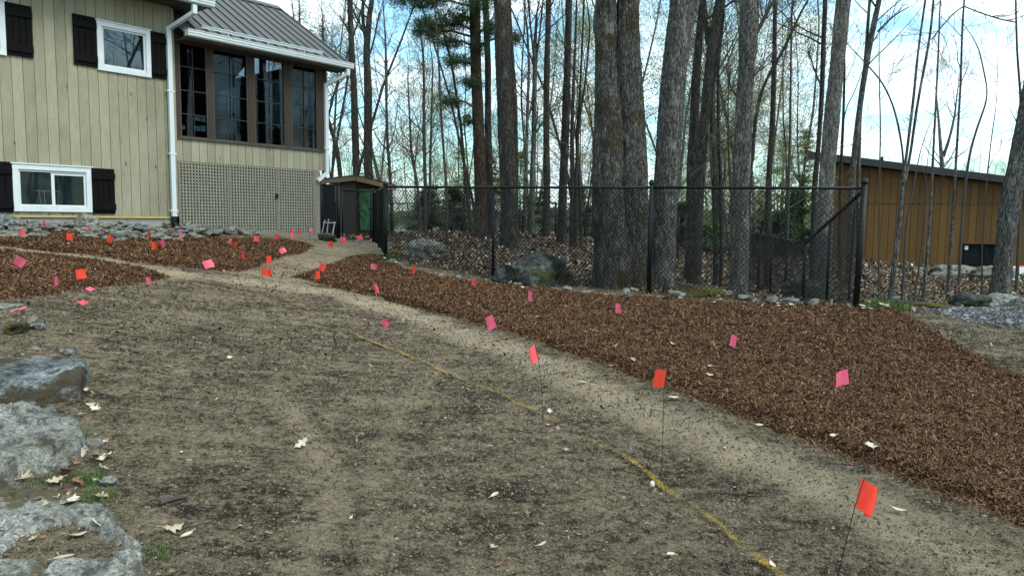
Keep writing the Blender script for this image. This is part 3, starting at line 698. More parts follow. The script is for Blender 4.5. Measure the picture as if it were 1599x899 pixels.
# porch
PT = 3.13; PW = 4.1; SK0, SK1 = 2.46, 2.84; PZ = EYE+3.10
mb = MB(); siding(mb, .05, PT, SK0, SK1, .15); part(mb, 'porch_skirt', 'siding')
mb = MB(); mb.box(.05, PT+.02, -.05, .03, SK1+.001, SK1+.03); part(mb, 'porch_sill', 'taupe_trim')
mb = MB(); mb.box(.0, PT-.02, .0, PW, SK0+.02, SK1-.05); part(mb, 'porch_floor', 'interior')
rf, zr = roof(.04, PT+.36, -.35, PZ+.03, 2.05, 4.5)
mb = MB(); mb.hexa([(t, w, z) for t in (.05, PT) for (w, z) in ((-.02, PZ+.10), (-.02, PZ+.12), (2.05, zr-.10), (2.05, zr-.08))]); mb.hexa([(t, w, z) for t in (.05, PT) for (w, z) in ((2.05, zr-.10), (2.05, zr-.08), (4.1, PZ+.10), (4.1, PZ+.12))])
part(mb, 'porch_ceiling', 'dark_wood')
mb = MB(); mb.box(.05, PT+.36, -.365, -.34, PZ-.12, PZ+.0); mb.box(.05, PT+.35, -.34, .0, PZ-.13, PZ-.11); part(mb, 'soffit', 'taupe_trim')
gutter(.06, PT+.42, -.366, PZ-.01)
# snow guard rail standing above the gutter
mb = MB(); ta, tb = wt(318, 60, -.3)[0], wt(507, 100, -.3)[0]; mb.box(ta, tb, -.24, -.225, PZ+.135, PZ+.185); mb.box(ta, tb, -.255, -.241, PZ+.172, PZ+.185)
for k in np.arange(ta+.1, tb, .4): mb.box(k, k+.02, -.23, -.10, PZ+.10, PZ+.13)
part(mb, 'snow_guard', 'white_metal')
# porch frame: front posts at the pixels of the photograph
posts = [(wt(a, 150)[0], wt(b, 150)[0]) for a, b in ((323.5, 332), (386.5, 396), (444.5, 453.5), (494.5, 508))]
ZT = PZ-.12
mb = MB()
for a, b in posts: mb.box(a, b, -.03, .09, SK1+.031, ZT)
mb.box(.05, .12, -.03, .09, SK1+.031, ZT); mb.box(.05, PT, .0, .10, ZT+.001, ZT+.22)
part(mb, 'porch_post', 'dark_wood')
mb = MB(); a, b = posts[-1]; mb.box(b-.045, b+.01, -.045, -.031, SK1+.031, ZT); part(mb, 'corner_trim', 'red_wood')
bays = [(.12, posts[0][0]), (posts[0][1], posts[1][0]), (posts[1][1], posts[2][0]), (posts[2][1], posts[3][0])]
def porch_window(t0, t1, z0, z1, w, axis=0, rows=4, par=house):
    mb = MB(); f = .022
    def bx(a, b, c, d, e0=-.02, e1=.012):
        if axis == 0: mb.box(a, b, w+e0, w+e1, c, d)
        else: mb.box(w+e0, w+e1, a, b, c, d)
    bx(t0, t0+f, z0, z1); bx(t1-f, t1, z0, z1); bx(t0+f, t1-f, z0, z0+f); bx(t0+f, t1-f, z1-f, z1)
    fr = part(mb, 'porch_window', 'taupe_trim'); mb = MB()
    tm = (t0+t1)/2; bx(tm-.004, tm+.004, z0+f+.001, z1-f-.001, -.012, .004)
    for k in range(1, rows): zc = z0+(z1-z0)*k/rows; bx(t0+f+.001, t1-f-.001, zc-.007, zc+.007, -.018, -.0125)
    part(mb, 'glazing_bars', 'dark_wood', fr)
    mb = MB()
    if axis == 0: mb.box(t0+f, t1-f, w+.0045, w+.0075, z0+f, z1-f)
    else: mb.box(w+.0045, w+.0075, t0+f, t1-f, z0+f, z1-f)
    part(mb, 'glass_pane', 'vinyl_glass', fr); return fr
for a, b in bays: porch_window(a, b, SK1+.031, ZT, .0)
# right gable end (open timber) and back wall
mb = MB(); ws = [.12, 1.1, 2.05, 3.0, 4.0]
for w in ws: mb.box(PT-.10, PT+.0, w, w+.1, SK1+.0, ZT)
mb.box(PT-.10, PT, .09, PW, ZT+.001, ZT+.16); mb.box(PT-.1, PT, 2.0, 2.12, ZT+.17, zr-.12)
mb.bar((PT-.05, 2.06, ZT+.85), (PT-.05, .75, ZT+.16), .07, .1); mb.bar((PT-.05, 2.06, ZT+.85), (PT-.05, 3.4, ZT+.16), .07, .1)
part(mb, 'end_frame', 'dark_wood')
mb = MB(); mb.box(PT-.08, PT-.02, .12, PW, SK1, SK1+.55); mb.box(PT-.07, PT-.03, ws[2]+.1, ws[3], SK1+.56, ZT); part(mb, 'end_panel', 'dark_wood')
for a, b in zip(ws[:-1], ws[1:]):
    if a != ws[2]: porch_window(a+.1, b, SK1+.56, ZT, PT-.05, 1, rows=3)
mb = MB(); tb_ = [.05, .85, 1.6, 2.35, PT-.2]
WZ0, WZ1 = SK1+.62, SK1+1.02
for t in tb_: mb.box(t, t+.11, PW-.1, PW, WZ0, WZ1)
mb.box(.05, PT, PW-.12, PW, WZ1+.001, PZ+.1); mb.box(.05, PT, PW-.12, PW, SK1-.06, WZ0-.001); mb.box(tb_[1]+.111, tb_[2]-.001, PW-.1, PW, WZ0, WZ1)
part(mb, 'back_frame', 'dark_wood')
for a, b in zip(tb_[:-1], tb_[1:]):
    if a != tb_[1]: porch_window(a+.11, b, WZ0, WZ1, PW-.05, rows=2)
# interior side wall already the house end; roof ties seen against the light
mb = MB()
for t in (1.0, 2.0): mb.box(t, t+.07, .1, PW-.1, ZT+.23, ZT+.35); mb.box(t, t+.07, 2.0, 2.1, ZT+.35, zr-.12)
part(mb, 'roof_tie', 'dark_wood')
# lattice with frame boards
mb = MB(); LT = wt(490, 320)[0]; zg = [.95, 1.0]
def lat_bottom(t): return float(H(*hw(t, -.02))[0])-.05
seams = [.06, wt(358, 310)[0], wt(433, 310)[0], LT]
pit = .0565; sw = .0255
for k in np.arange(.06, LT, pit): mb.box(k, k+sw, -.03, -.022, lat_bottom(k), SK0-.003)
zl = SK0-.035
while zl > .9:
    # trim each lath to where it meets the ground
    ts = [t for t in np.arange(.06, LT, .1) if lat_bottom(t) < zl]
    if ts: mb.box(max(.06, min(ts)), LT, -.0215, -.014, zl, zl+sw)
    zl -= pit
part(mb, 'lattice', 'lattice_wood')
for s_ in seams: mb = MB(); mb.box(s_-.02, s_+.02, -.045, -.031, lat_bottom(s_), SK0-.004); part(mb, 'lattice_batten', 'timber')
mb = MB(); mb.box(LT+.02, LT+.13, -.03, .10, .8, SK0-.004); part(mb, 'support_post', 'timber'); mb = MB(); mb.box(LT+.0, LT+.1, PW-.2, PW-.1, .4, SK0); part(mb, 'support_post', 'timber')
mb = MB(); mb.box(.06, PT-.1, .55, .58, .5, SK0); mb.box(PT-.13, PT-.10, .12, .55, .5, SK0); part(mb, 'crawlspace_shade_backing', 'black_paint')  # black backing added behind the lattice, standing in for shade under the porch
mb = MB(); q = wt(430, 306); mb.box(q[0]-.03, q[0]+.03, -.06, -.046, q[1]-.04, q[1]+.04); part(mb, 'lattice_latch', 'wire')
# downspouts
def spout(pts, name='downspout'):
    mb = MB(); pts = [np.array(p, float) for p in pts]
    for p, q in zip(pts[:-1], pts[1:]): mb.bar(p, q, .075, .058)
    for p in pts[1:-1]:
        mb.tube([p-np.array([0, 0, .001])*0+np.array([0, 0, .03]), p-np.array([0, 0, .03])], .046, 8)
    return part(mb, name, 'white_metal')
tg = wt(290, 25, -.55)[0]
d1 = spout([(.13, -.57, EYE+3.5), (.13, -.57, EYE+3.38), (-.07, -.075, EYE+3.14), (-.07, -.075, EYE-.0)])
for z in (EYE+.08, EYE+1.05, EYE+2.1): mb = MB(); mb.box(-.13, -.01, -.11, -.02, z, z+.03); part(mb, 'bracket', 'white_metal', d1)
mb = MB(); mb.tube([(-.07, -.075, EYE+.0), (-.07, -.078, EYE-.12), (-.02, -.13, EYE-.24)], .05, 10); part(mb, 'drain_pipe', 'black_vinyl', d1)
d2 = spout([(PT+.30, -.42, PZ-.10), (PT+.30, -.42, PZ-.2), (PT+.03, -.06, PZ-.42), (PT+.03, -.06, 2.42), (PT-.2, -.06, 2.25)])
mb = MB(); mb.box(PT-.03, PT+.09, -.1, -.02, 2.9, 2.93); part(mb, 'bracket', 'white_metal', d2)
# metal flue behind the ridge
c = P(384, 18, 17.4); lc = ((c[:2]-P0[:2])@hd, (c[:2]-P0[:2])@hn)
mb = MB(); mb.tube([(lc[0], 3.0, zr-.9), (lc[0], 3.0, zr+2.2)], .125, 20); fl = part(mb, 'chimney_flue', 'galvanised', smooth=True)
mb = MB(); mb.tube([(lc[0], 3.0, zr+2.2), (lc[0], 3.0, zr+2.3)], .18, 20); part(mb, 'flue_cap', 'galvanised', fl, True)
# patio furniture silhouettes inside the porch: a round table and two chairs
def local(t, w, z): q = hw(t, w); return (q[0], q[1], z)
tb = empty('patio_table', local(1.3, 1.2, SK1-.05), HA, 'dark round patio table inside the screened porch', 'table')
mb = MB(); mb.tube([(0, 0, .70), (0, 0, .73)], .5, 24); mb.build('table_top', MT['black_paint'], tb)
mb = MB(); mb.tube([(0, 0, 0), (0, 0, .70)], .04, 8); mb.build('pedestal', MT['black_paint'], tb)
for k, (t, w, rz, nm) in enumerate(((.75, .8, .4, 'dark high-backed patio chair at the left of the porch table'), (2.0, .9, 2.6, 'dark high-backed patio chair at the right of the porch table'))):
    ch = empty('patio_chair', local(t, w, SK1-.05), HA+rz, nm, 'chair', 'chairs inside the porch')
    mb = MB(); mb.box(-.24, .24, -.24, .24, .42, .46); mb.build('seat', MT['black_paint'], ch)
    mb = MB(); mb.box(-.24, -.2, -.24, .24, .461, 1.1); mb.build('backrest', MT['black_paint'], ch)
    for x in (-.22, .2):
        for y in (-.22, .2): mb = MB(); mb.box(x, x+.03, y, y+.03, 0, .42); mb.build('leg', MT['black_paint'], ch)

# ------------------------------------------------------------------ timber edging by the lattice
def hx(px, py): return G(px, py)
mb = MB(); a = hw(.75, -.22); b = hw(2.95, -.22); za, zb = Hs(*a)-.02, Hs(*b)-.02
mb.bar((*a, za+.05), (*b, zb+.06), .09, .10); tag(mb.build('landscape_timber', MT['timber']), 'weathered grey timber edging at the foot of the lattice', 'timber')

# ------------------------------------------------------------------ rocks
def rock_mesh(size, seed, rough=.22, box=.55, res=14, flat_top=0.0, freq=1.6, detail=.05):
    u = np.linspace(-1, 1, res); faces = []; V = []; mbk = MB()
    idx = {}
    pts = []; Q = []
    def vid(p):
        k = tuple(np.round(p*1000).astype(int))
        if k not in idx: idx[k] = len(pts); pts.append(p)
        return idx[k]
    for ax in range(3):
        for sg in (-1, 1):
            g = np.empty((res, res), int)
            for i in range(res):
                for j in range(res):
                    p = np.zeros(3); p[ax] = sg; p[(ax+1) % 3] = u[i]; p[(ax+2) % 3] = u[j]; g[i, j] = vid(p)
            for i in range(res-1):
                for j in range(res-1):
                    q = (g[i, j], g[i+1, j], g[i+1, j+1], g[i, j+1]); Q.append(q if sg > 0 else q[::-1])
    V = np.array(pts); Nn = V/np.linalg.norm(V, axis=1)[:, None]; V = V*box+Nn*(1-box)
    o = seed*7.3
    D = fbm(V[:, 0]*freq+o, V[:, 1]*freq, V[:, 2]*freq, oct=2, seed=seed)*rough*1.6
    # planar cuts give facets
    rs = np.random.RandomState(seed)
    V = V*(1+D[:, None])
    for _ in range(9):
        nrm = rs.normal(0, 1, 3); nrm /= np.linalg.norm(nrm); h = rs.uniform(.62, .95); dd = V@nrm-h
        V = V-np.where(dd > 0, dd, 0)[:, None]*nrm[None]*.85
    if flat_top: dd = V[:, 2]-flat_top; V[:, 2] -= np.where(dd > 0, dd, 0)*.85
    sz = np.array(size); Vs = V*sz/2
    s0 = detail*min(size)
    k = 5/max(size); Vs = Vs+Nn*(fbm(Vs[:, 0]*k*1.5+o, Vs[:, 1]*k*1.5, Vs[:, 2]*k*3, oct=4, seed=seed+5)*s0*2)[:, None]
    return Vs, np.array(Q)
def rock(name, loc, size, m, seed, label, cat='rock', rz=0, group=None, res=22, smooth=True, tilt=(0, 0), **kw):
    V, Q = rock_mesh(size, seed, res=res, **kw); mb = MB(); mb.add(V, Q)
    o = mb.build(name, MT[m], smooth=smooth, label=label, cat=cat, group=group); o.location = tuple(float(v) for v in loc); o.rotation_euler = (tilt[0], tilt[1], rz)
    return o
# foreground slabs, left edge
rock('rock_slab', (-3.72, 4.92, .25), (1.75, .98, .52), 'rock_mossy_blue', 3, 'large square-edged blue-grey boulder with mossy front at the left edge', res=60, box=.88, flat_top=.80, rough=.05, detail=.07, tilt=(.04, .02), rz=-.05)
rock('rock_slab', (-4.55, 6.0, .34), (1.7, .8, .32), 'rock_grey', 5, 'pale flat stone slab behind the big square-edged boulder', res=40, box=.8, flat_top=.75, rough=.12, detail=.06)
rock('rock_slab', (-5.1, 7.0, .50), (1.0, .55, .34), 'rock_grey', 8, 'small pale slab farthest back at the left edge', res=26, box=.7, flat_top=.8)
def sheet_rock(name, pts, thick, m, seed, label, edge=.05, slope=0):
    poly = poly_px(pts); lo, hi = poly.min(0)-.08, poly.max(0)+.08; lo = np.maximum(lo, (-6, 1.6)); bx = np.arange(lo[0], hi[0], .016); by = np.arange(lo[1], hi[1], .016)
    X, Y = np.meshgrid(bx, by); x, y = X.ravel(), Y.ravel(); d = seg_dist(x, y, poly, True)*np.where(inside(x, y, poly), 1, -1)+.11*fbm(x*3, y*4, oct=3, seed=seed)+.03*fbm(x*16, y*16, seed=seed+1)
    if thick < .05: gap = fbm(x*1.5, y*2.6, oct=3, seed=seed+12); d = np.minimum(d, (gap+.62)*.5)
    rs_ = np.random.RandomState(seed); ns = 46; sx = rs_.uniform(lo[0], hi[0], ns); sy = rs_.uniform(lo[1], hi[1], ns); sh_ = rs_.normal(0, .022, ns); tx_ = rs_.normal(0, .06, ns); ty_ = rs_.normal(0, .06, ns)
    wx = x+.05*fbm(x*4, y*4, seed=seed+31); wy = y+.05*fbm(x*4, y*4, seed=seed+32); D_ = np.hypot((wx[:, None]-sx)*.7, (wy[:, None]-sy)*1.3); o2 = np.argsort(D_, axis=1)[:, :2]; ar = np.arange(len(x)); c1 = o2[:, 0]; gp = D_[ar, o2[:, 1]]-D_[ar, c1]
    cell = sh_[c1]+tx_[c1]*(x-sx[c1])+ty_[c1]*(y-sy[c1])-.035*(1-sm(.0, .022, gp))*(fbm(x*2, y*2, seed=seed+40) > -.25)
    st = cell/.5+np.round((fbm(x*1.1, y*3.2, oct=2, seed=seed+7)+1)*3)/3*.03
    z = surf(x, y)+np.where(d > 0, thick*sm(0, edge, d), -.03)+(st*.5+.02+.025*fbm(x*1.8, y*3.5, oct=3, seed=seed+2)+.012*fbm(x*9, y*14, oct=3, seed=seed+3)+.004*fbm(x*45, y*45, oct=2, seed=seed+4))*sm(-.02, .06, d)+slope*np.clip(d, 0, 1)
    n_x = len(bx); i = (np.arange(len(by)-1)[:, None]*n_x+np.arange(n_x-1)[None]).ravel(); Q = np.stack([i, i+1, i+n_x+1, i+n_x], -1); Q = Q[d[Q].max(1) > -.03]
    us = np.unique(Q); mp_ = np.full(len(x), -1); mp_[us] = np.arange(len(us)); mb = MB(); mb.add(np.stack([x, y, z], -1)[us], mp_[Q]); return mb.build(name, MT[m], smooth=True, label=label, cat='rock')
sheet_rock('rock_slab', [(-160, 652), (0, 652), (70, 648), (120, 664), (130, 690), (118, 722), (70, 738), (30, 752), (0, 764), (-200, 790)], .06, 'rock_grey', 311, 'low lichen-covered flat rock below the big square-edged boulder', .03)
sheet_rock('rock_slab', [(-260, 790), (0, 769), (60, 764), (115, 768), (160, 792), (195, 818), (215, 850), (232, 900), (240, 1000), (-200, 1000)], -.004, 'rock_blue', 321, 'broad grey bedrock sheet in the bottom left corner', .16)
small = [((56, 512), (.20, .12, .07), 'rock_grey', 'small flat grey stone beside a pale slab at the left edge'), ((53, 505), (.1, .09, .08), 'stone_a', 'small round stone on the flat grey stone at the left edge'),
         ((61, 566), (.14, .1, .09), 'stone_a', 'pale rounded stone in front of the mossy slab'), ((143, 694), (.13, .08, .06), 'rock_grey', 'smooth grey stone beside the grass tuft'),
         ((170, 758), (.09, .07, .05), 'stone_a', 'tan pebble by the oak leaves at the lower left'), ((30, 515), (.3, .2, .12), 'rock_moss', 'mossy brown stone at the far left edge'),
         ((105, 548), (.12, .1, .06), 'stone_b', 'grey stone at the corner of the pale slab'), ((35, 640), (.16, .1, .08), 'stone_b', 'broken grey stone under the boulder front'), ((70, 648), (.2, .1, .07), 'rock_grey', 'pale rock chip under the boulder front'),
         ((652, 835), (.035, .03, .03), 'stone_a', 'white pebble on the bare dirt at the bottom centre'), ((1018, 758), (.03, .03, .04), 'white_cloth', 'tiny white chip next to the yellow line')]
for k, ((px, py), s_, m_, lb) in enumerate(small):
    g = G(px, py); rock('stone', (g[0], g[1], surf([g[0]], [g[1]])[0]+s_[2]*.25), s_, m_, 60+k, lb, 'stone', rz=k, res=10, box=.3)
# woodland rocks
def rockpx(px, py, size, m, seed, lb, Y=None, sink=.3, **kw):
    g = G(px, py) if Y is None else np.array([(px-799.5)/F*Y, Y, 0]); z = Hs(g[0], g[1]); rock('boulder', (g[0], g[1]+size[1]*.3, z+size[2]*(.5-sink)), size, m, seed, lb, 'boulder', **kw)
rockpx(832, 447, (1.24, .85, .98), 'rock_dark', 521, 'dark lichen-spotted boulder just behind the fence', res=46, rough=.25, box=.0, sink=.46, freq=1.6)
rockpx(800, 441, (.34, .25, .28), 'rock_blue', 22, 'pale grey stone leaning in front of the dark boulder', box=.5)
rockpx(815, 450, (.22, .15, .12), 'stone_a', 23, 'small white stone at the base of the dark boulder')
rockpx(662, 404, (.85, .5, .46), 'rock_grey', 24, 'hollowed grey boulder behind the left fence panel', res=30, box=.4)
rockpx(1095, 462, (.8, .5, .2), 'rock_moss', 25, 'low yellow-mossy rock right of the leaning tree', res=30)
rockpx(1130, 463, (.3, .22, .14), 'stone_a', 26, 'pale stone beside the yellow-mossy rock')
rockpx(978, 462, (.16, .12, .14), 'stone_a', 27, 'white stone at the foot of the twin tree')
rockpx(1258, 470, (.75, .5, .5), 'rock_dark', 28, 'dark rounded boulder behind the low fence', Y=13.2, sink=.1, res=30)
rockpx(1522, 478, (.62, .45, .30), 'rock_dark', 29, 'dark mossy rock beside the gravel at the right', res=30)
rockpx(1562, 478, (.45, .35, .26), 'stone_a', 30, 'pale lichen rock at the foot of the right-hand tree', res=26)
rockpx(1592, 478, (.3, .3, .22), 'stone_a', 31, 'pale rock at the right edge of the picture')
rockpx(1440, 482, (.85, .22, .14), 'rock_moss', 32, 'low mossy ledge along the gravel edge', res=26, box=.6)
rockpx(1402, 470, (.3, .2, .12), 'rock_grey', 33, 'grey stone by the bright grass tuft')
for k, (px, py, s_, lb) in enumerate(((1440, 424, (.5, .3, .22), 'small pale rock below the brown building wall'), (1478, 428, (.9, .5, .3), 'flat pale rock left of the brown building window'), (1515, 440, (1.1, .6, .32), 'broad pale rock slab below the brown building window'), (1495, 446, (1.0, .5, .26), 'mossy pale rock in front of the flat rocks'), (1545, 446, (.9, .5, .45), 'blocky pale rock left of the right-hand tree'), (1590, 450, (.6, .4, .3), 'pale rock right of the right-hand tree'))):
    rockpx(px, py, s_, 'rock_grey', 40+k, lb, Y=18.5-(k > 2)*1.2, res=22, box=.6)
# light stones strewn along the fence line
for k, (px, py, s_) in enumerate(((692, 437, .10), (715, 438, .12), (885, 456, .10), (915, 462, .09), (1060, 466, .11), (1165, 470, .12), (1205, 474, .14), (1228, 478, .16), (1270, 478, .13), (595, 402, .12), (612, 412, .11), (625, 418, .13), (1055, 463, .10), (1180, 476, .1))):
    g = G(px, py); rock('stone', (g[0], g[1], Hs(g[0], g[1])+.05), (s_*1.8, s_, s_*.7), 'stone_a', 90+k, 'pale stone or rock chip lying along the mulch edge at the fence', 'stone', rz=k*1.3, res=8, box=.4, group='pale stones along the fence line')
# stone bed at the foot of the house
protos = []
for k in range(12):
    V, Q = rock_mesh((1, R.uniform(.6, .9), R.uniform(.35, .6)), 200+k, res=9, box=.25, rough=.2, detail=.04)
    me = MB(); me.add(V, Q); o = me.build('river_stone', MT['stone_a' if k % 3 else 'stone_b'], smooth=True); protos.append(o)
rs = np.random.RandomState(5); cnt = 0
for k in range(285):
    t = rs.uniform(-4.6, .25) if k < 240 else rs.uniform(.1, 1.7)
    wmax = 1.05 if t < 0 else max(.15, .55-.25*t)
    w = -.09-rs.uniform(0, 1)**.8*wmax
    q = hw(t, w); s_ = rs.uniform(.10, .24)*(1.15 if t < -2.5 else .9)
    src = protos[k % 12]; o = src if k < 12 else src.copy()
    if k >= 12: COL.objects.link(o)
    o.location = (q[0], q[1], Hs(*q)+s_*.12+rs.uniform(0, .06)); o.scale = (s_, s_, s_*rs.uniform(.7, 1.1)); o.rotation_euler = (rs.uniform(-.3, .3), rs.uniform(-.3, .3), rs.uniform(0, 6.28))
    tag(o, 'rounded river stone in the rock bed along the house foundation' if k < 240 else 'small stone tapering off along the foot of the lattice', 'stone', 'stones in the bed along the house')
rock('boulder', (*hw(-1.55, -.25), Hs(*hw(-1.55, -.25))+.1), (.38, .3, .26), 'stone_a', 301, 'largest rounded tan stone against the house foundation', 'boulder', res=16, box=.25)
rock('boulder', (*hw(-2.7, -.3), Hs(*hw(-2.7, -.3))+.13), (.5, .35, .2), 'stone_b', 302, 'dark flat stone propped under the house window', 'boulder', res=16, box=.3, tilt=(.2, .2))
mb = MB(); g = wt(480, 375); q = hw(2.95, -.32); rock('stone', (*q, Hs(*q)+.05), (.36, .25, .2), 'rock_dark', 303, 'dark stone at the porch corner post', 'stone', res=12, box=.5)

# ------------------------------------------------------------------ fences
def link_panel(name, corners, parent, wire=.0055, sp=.05, skip=None):
    # corners: bottom-left, bottom-right, top-right, top-left of a planar panel; straight diagonals clipped to the quad
    bl, br, tr, tl = [np.array(c, float) for c in corners]; mb = MB()
    Lw = np.linalg.norm(br-bl); u = (br-bl)/Lw
    top = lambda s: tl+(tr-tl)*s; bot = lambda s: bl+(br-bl)*s
    Hm = max(np.linalg.norm(tl-bl), np.linalg.norm(tr-br)); st = sp*math.sqrt(2)
    nrm = np.cross(u, [0, 0, 1.]); nrm /= np.linalg.norm(nrm)
    for sgn in (1, -1):
        k = -Hm
        while k < Lw+Hm:
            # x = k + sgn*h, h in 0..; find clip
            hs = np.linspace(0, Hm, 60); xs_ = k+sgn*hs; s = xs_/Lw; ok = (s >= 0) & (s <= 1)
            if ok.any():
                sc_ = np.clip(s, 0, 1)[:, None]; zb = (bl+(br-bl)*sc_)[:, 2]; zt = (tl+(tr-tl)*sc_)[:, 2]; z = bl[2]+(br[2]-bl[2])*0+hs+min(0, 0)
                z = min(bl[2], br[2])+hs; ok &= (z >= zb) & (z <= zt); i_ = np.where(ok)[0]
                if len(i_) > 1:
                    a_, b_ = i_[0], i_[-1]; pa = bl*[1, 1, 0]+u*[1, 1, 0]*xs_[a_]/max(np.linalg.norm(u[:2]), 1e-6)*np.linalg.norm(u[:2]); pb = bl*[1, 1, 0]+u*[1, 1, 0]*xs_[b_]
                    pa = np.array([pa[0], pa[1], z[a_]])+nrm*.003*sgn; pb = np.array([pb[0], pb[1], z[b_]])+nrm*.003*sgn
                    mb.bar(pa, pb, wire)
            k += st
    return mb.build(name, MT['black_vinyl'], parent)
def post(parent, p, ztop, r=.03, zb=None, cap=True, lean=0):
    zb = Hs(p[0], p[1])-.15 if zb is None else zb
    mb = MB(); mb.tube([(p[0], p[1], zb), (p[0]+lean, p[1], ztop)], r, 12); o = mb.build('post', MT['black_vinyl'], parent, True)
    if cap: mb = MB(); mb.tube([(p[0]+lean, p[1], ztop), (p[0]+lean, p[1], ztop+.015), (p[0]+lean, p[1], ztop+.05), (p[0]+lean, p[1], ztop+.065)], [r*1.25, r*1.25, r*.95, .008], 12); mb.build('post_cap', MT['black_vinyl'], o, True)
    return o
def rail(parent, a, b, r=.02): mb = MB(); mb.tube([a, b], r, 10); return mb.build('rail', MT['black_vinyl'], parent, True)
f1 = empty('chain_link_fence', (0, 0, 0), 0, 'tall black chain link fence with round top rail along the mulch bed', 'fence')
A0, A1, A2, A3 = P(1343, 350, 9.3), P(1016, 350, 10.76), P(770.5, 350, 12.2), P(602, 350, 13.4)
ztops = [P(1345, 294, 9.3)[2], P(1018, 293, 10.76)[2], P(771, 293, 12.2)[2], P(604, 292, 13.4)[2]]
post(f1, A0, ztops[0]+.06, .038, lean=.03); post(f1, A1, ztops[1]+.05, .034); post(f1, A2, ztops[2]-.025, .024, cap=False); post(f1, A3, ztops[3]+.03, .036)
for (p, zp), (q, zq) in zip(zip((A0, A1, A2), ztops[:3]), zip((A1, A2, A3), ztops[1:])):
    rail(f1, (p[0], p[1], zp), (q[0], q[1], zq))
    zb1, zb2 = Hs(*p[:2])+.03, Hs(*q[:2])+.03
    link_panel('mesh_panel', [(p[0], p[1], zb1), (q[0], q[1], zb2), (q[0], q[1], zq-.02), (p[0], p[1], zp-.02)], f1)
# left return: from the corner post back to the gate
f2 = empty('chain_link_fence', (0, 0, 0), 0, 'black chain link fence section running back from the corner to the gates', 'fence')
B1 = P(583, 350, 17.5); zB = P(583, 301, 17.5)[2]; mid = (A3+B1)/2; zmid = (ztops[3]+zB)/2
post(f2, mid, zmid, .024, cap=False); post(f2, B1, zB+.04, .034)
for p, zp, q, zq in ((A3, ztops[3], mid, zmid), (mid, zmid, B1, zB)):
    rail(f2, (p[0], p[1], zp-.002), (q[0], q[1], zq)); link_panel('mesh_panel', [(p[0], p[1], Hs(*p[:2])+.03), (q[0], q[1], Hs(*q[:2])+.03), (q[0], q[1], zq-.02), (p[0], p[1], zp-.02)], f2, wire=.0055)
# gates
def gate(pa, pb, ya, yb, Y, ztop_px, label):
    a, b = P(pa, 350, Y), P(pb, 350, Y); zt = P((pa+pb)/2, ztop_px, Y)[2]; zb = Hs((a[0]+b[0])/2, Y)+.06
    g = empty('gate', (a[0], a[1], zb), 0, label, 'gate', 'chain link gates by the porch')
    mb = MB()
    L_ = b[0]-a[0]; hh_ = zt-zb
    mb.tube([(0, 0, 0), (0, 0, hh_)], .018, 8); mb.tube([(L_, 0, 0), (L_, 0, hh_)], .018, 8); mb.tube([(.018, 0, hh_), (L_-.018, 0, hh_)], .018, 8); mb.tube([(.018, 0, 0.0), (L_-.018, 0, 0.0)], .018, 8)
    mb.build('gate_frame', MT['black_vinyl'], g, True)
    link_panel('mesh_panel', [(0.02, 0, 0.02), (L_-.02, 0, .02), (L_-.02, 0, hh_-.02), (.02, 0, hh_-.02)], g)
    mb = MB(); mb.box(L_-.05, L_+.05, -.05, -.02, hh_*.6, hh_*.6+.04); mb.build('latch', MT['black_vinyl'], g)
    return g, a, b, zt
f3 = empty('chain_link_fence', (0, 0, 0), 0, 'pair of black gate posts between porch corner and side fence', 'fence')
gA = P(499, 350, 17.0); gB = P(528.5, 350, 17.3)
post(f3, gA, P(499, 285, 17.0)[2], .035); post(f3, gB, P(528, 288, 17.3)[2], .04)
gate(503, 524, 0, 0, 17.15, 289, 'narrow black chain link gate next to the porch corner')
gate(535, 579, 0, 0, 17.45, 298, 'wider black chain link gate in front of the shed')
# right return: low fence running back, with the sloping brace panel
f4 = empty('chain_link_fence', (0, 0, 0), 0, 'low black chain link fence with sloping corner panel behind the tall corner post', 'fence')
rx = lambda Y: 2.817+.164*Y
Ys = [9.3, 10.8, 12.3, 13.8, 15.3, 16.8, 18.3]; tpx = [(1343, 290), (1296, 347), (1259, 379), (1229, 375), (1202, 370), (1183, 366), (1170, 364)]
bpx = [482, 475, 477, 476, 464, 450, 440]
pts_ = [(rx(Y), Y, P(t[0], t[1], Y)[2]) for Y, t in zip(Ys, tpx)]; zb_ = [P(t[0], b, Y)[2] for t, b, Y in zip(tpx, bpx, Ys)]
for k, (p, zb) in enumerate(zip(pts_[1:], zb_[1:])): post(f4, p, p[2]+(.05 if k == 1 else -.0), .032 if k in (1,) else .024, zb=min(zb, Hs(p[0], p[1]))-.2, cap=(k == 1))
# start point is at the corner post; the sloping rail goes from its top to the third post
for k in range(6):
    p, q = pts_[k], pts_[k+1]
    if k == 0: p = (p[0], p[1], ztops[0]-.03); q = (q[0], q[1], P(1296, 344, 10.8)[2])
    if k == 1: p = (p[0], p[1], P(1296, 344, 10.8)[2])
    rail(f4, p, q, .021)
    z1 = min(zb_[k], Hs(*pts_[k][:2]))+.03; z2 = min(zb_[k+1], Hs(*pts_[k+1][:2]))+.03
    link_panel('mesh_panel', [(p[0], p[1], z1), (q[0], q[1], z2), (q[0], q[1], q[2]-.02), (p[0], p[1], p[2]-.02)], f4, wire=.0046)
mb = MB(); a_ = pts_[0]; mb.bar((a_[0]+.04, a_[1]+.35, zb_[0]), (a_[0]+.06, a_[1]+.35, ztops[0]-.25), .02, .01); mb.build('tension_bar', MT['black_vinyl'], f4)
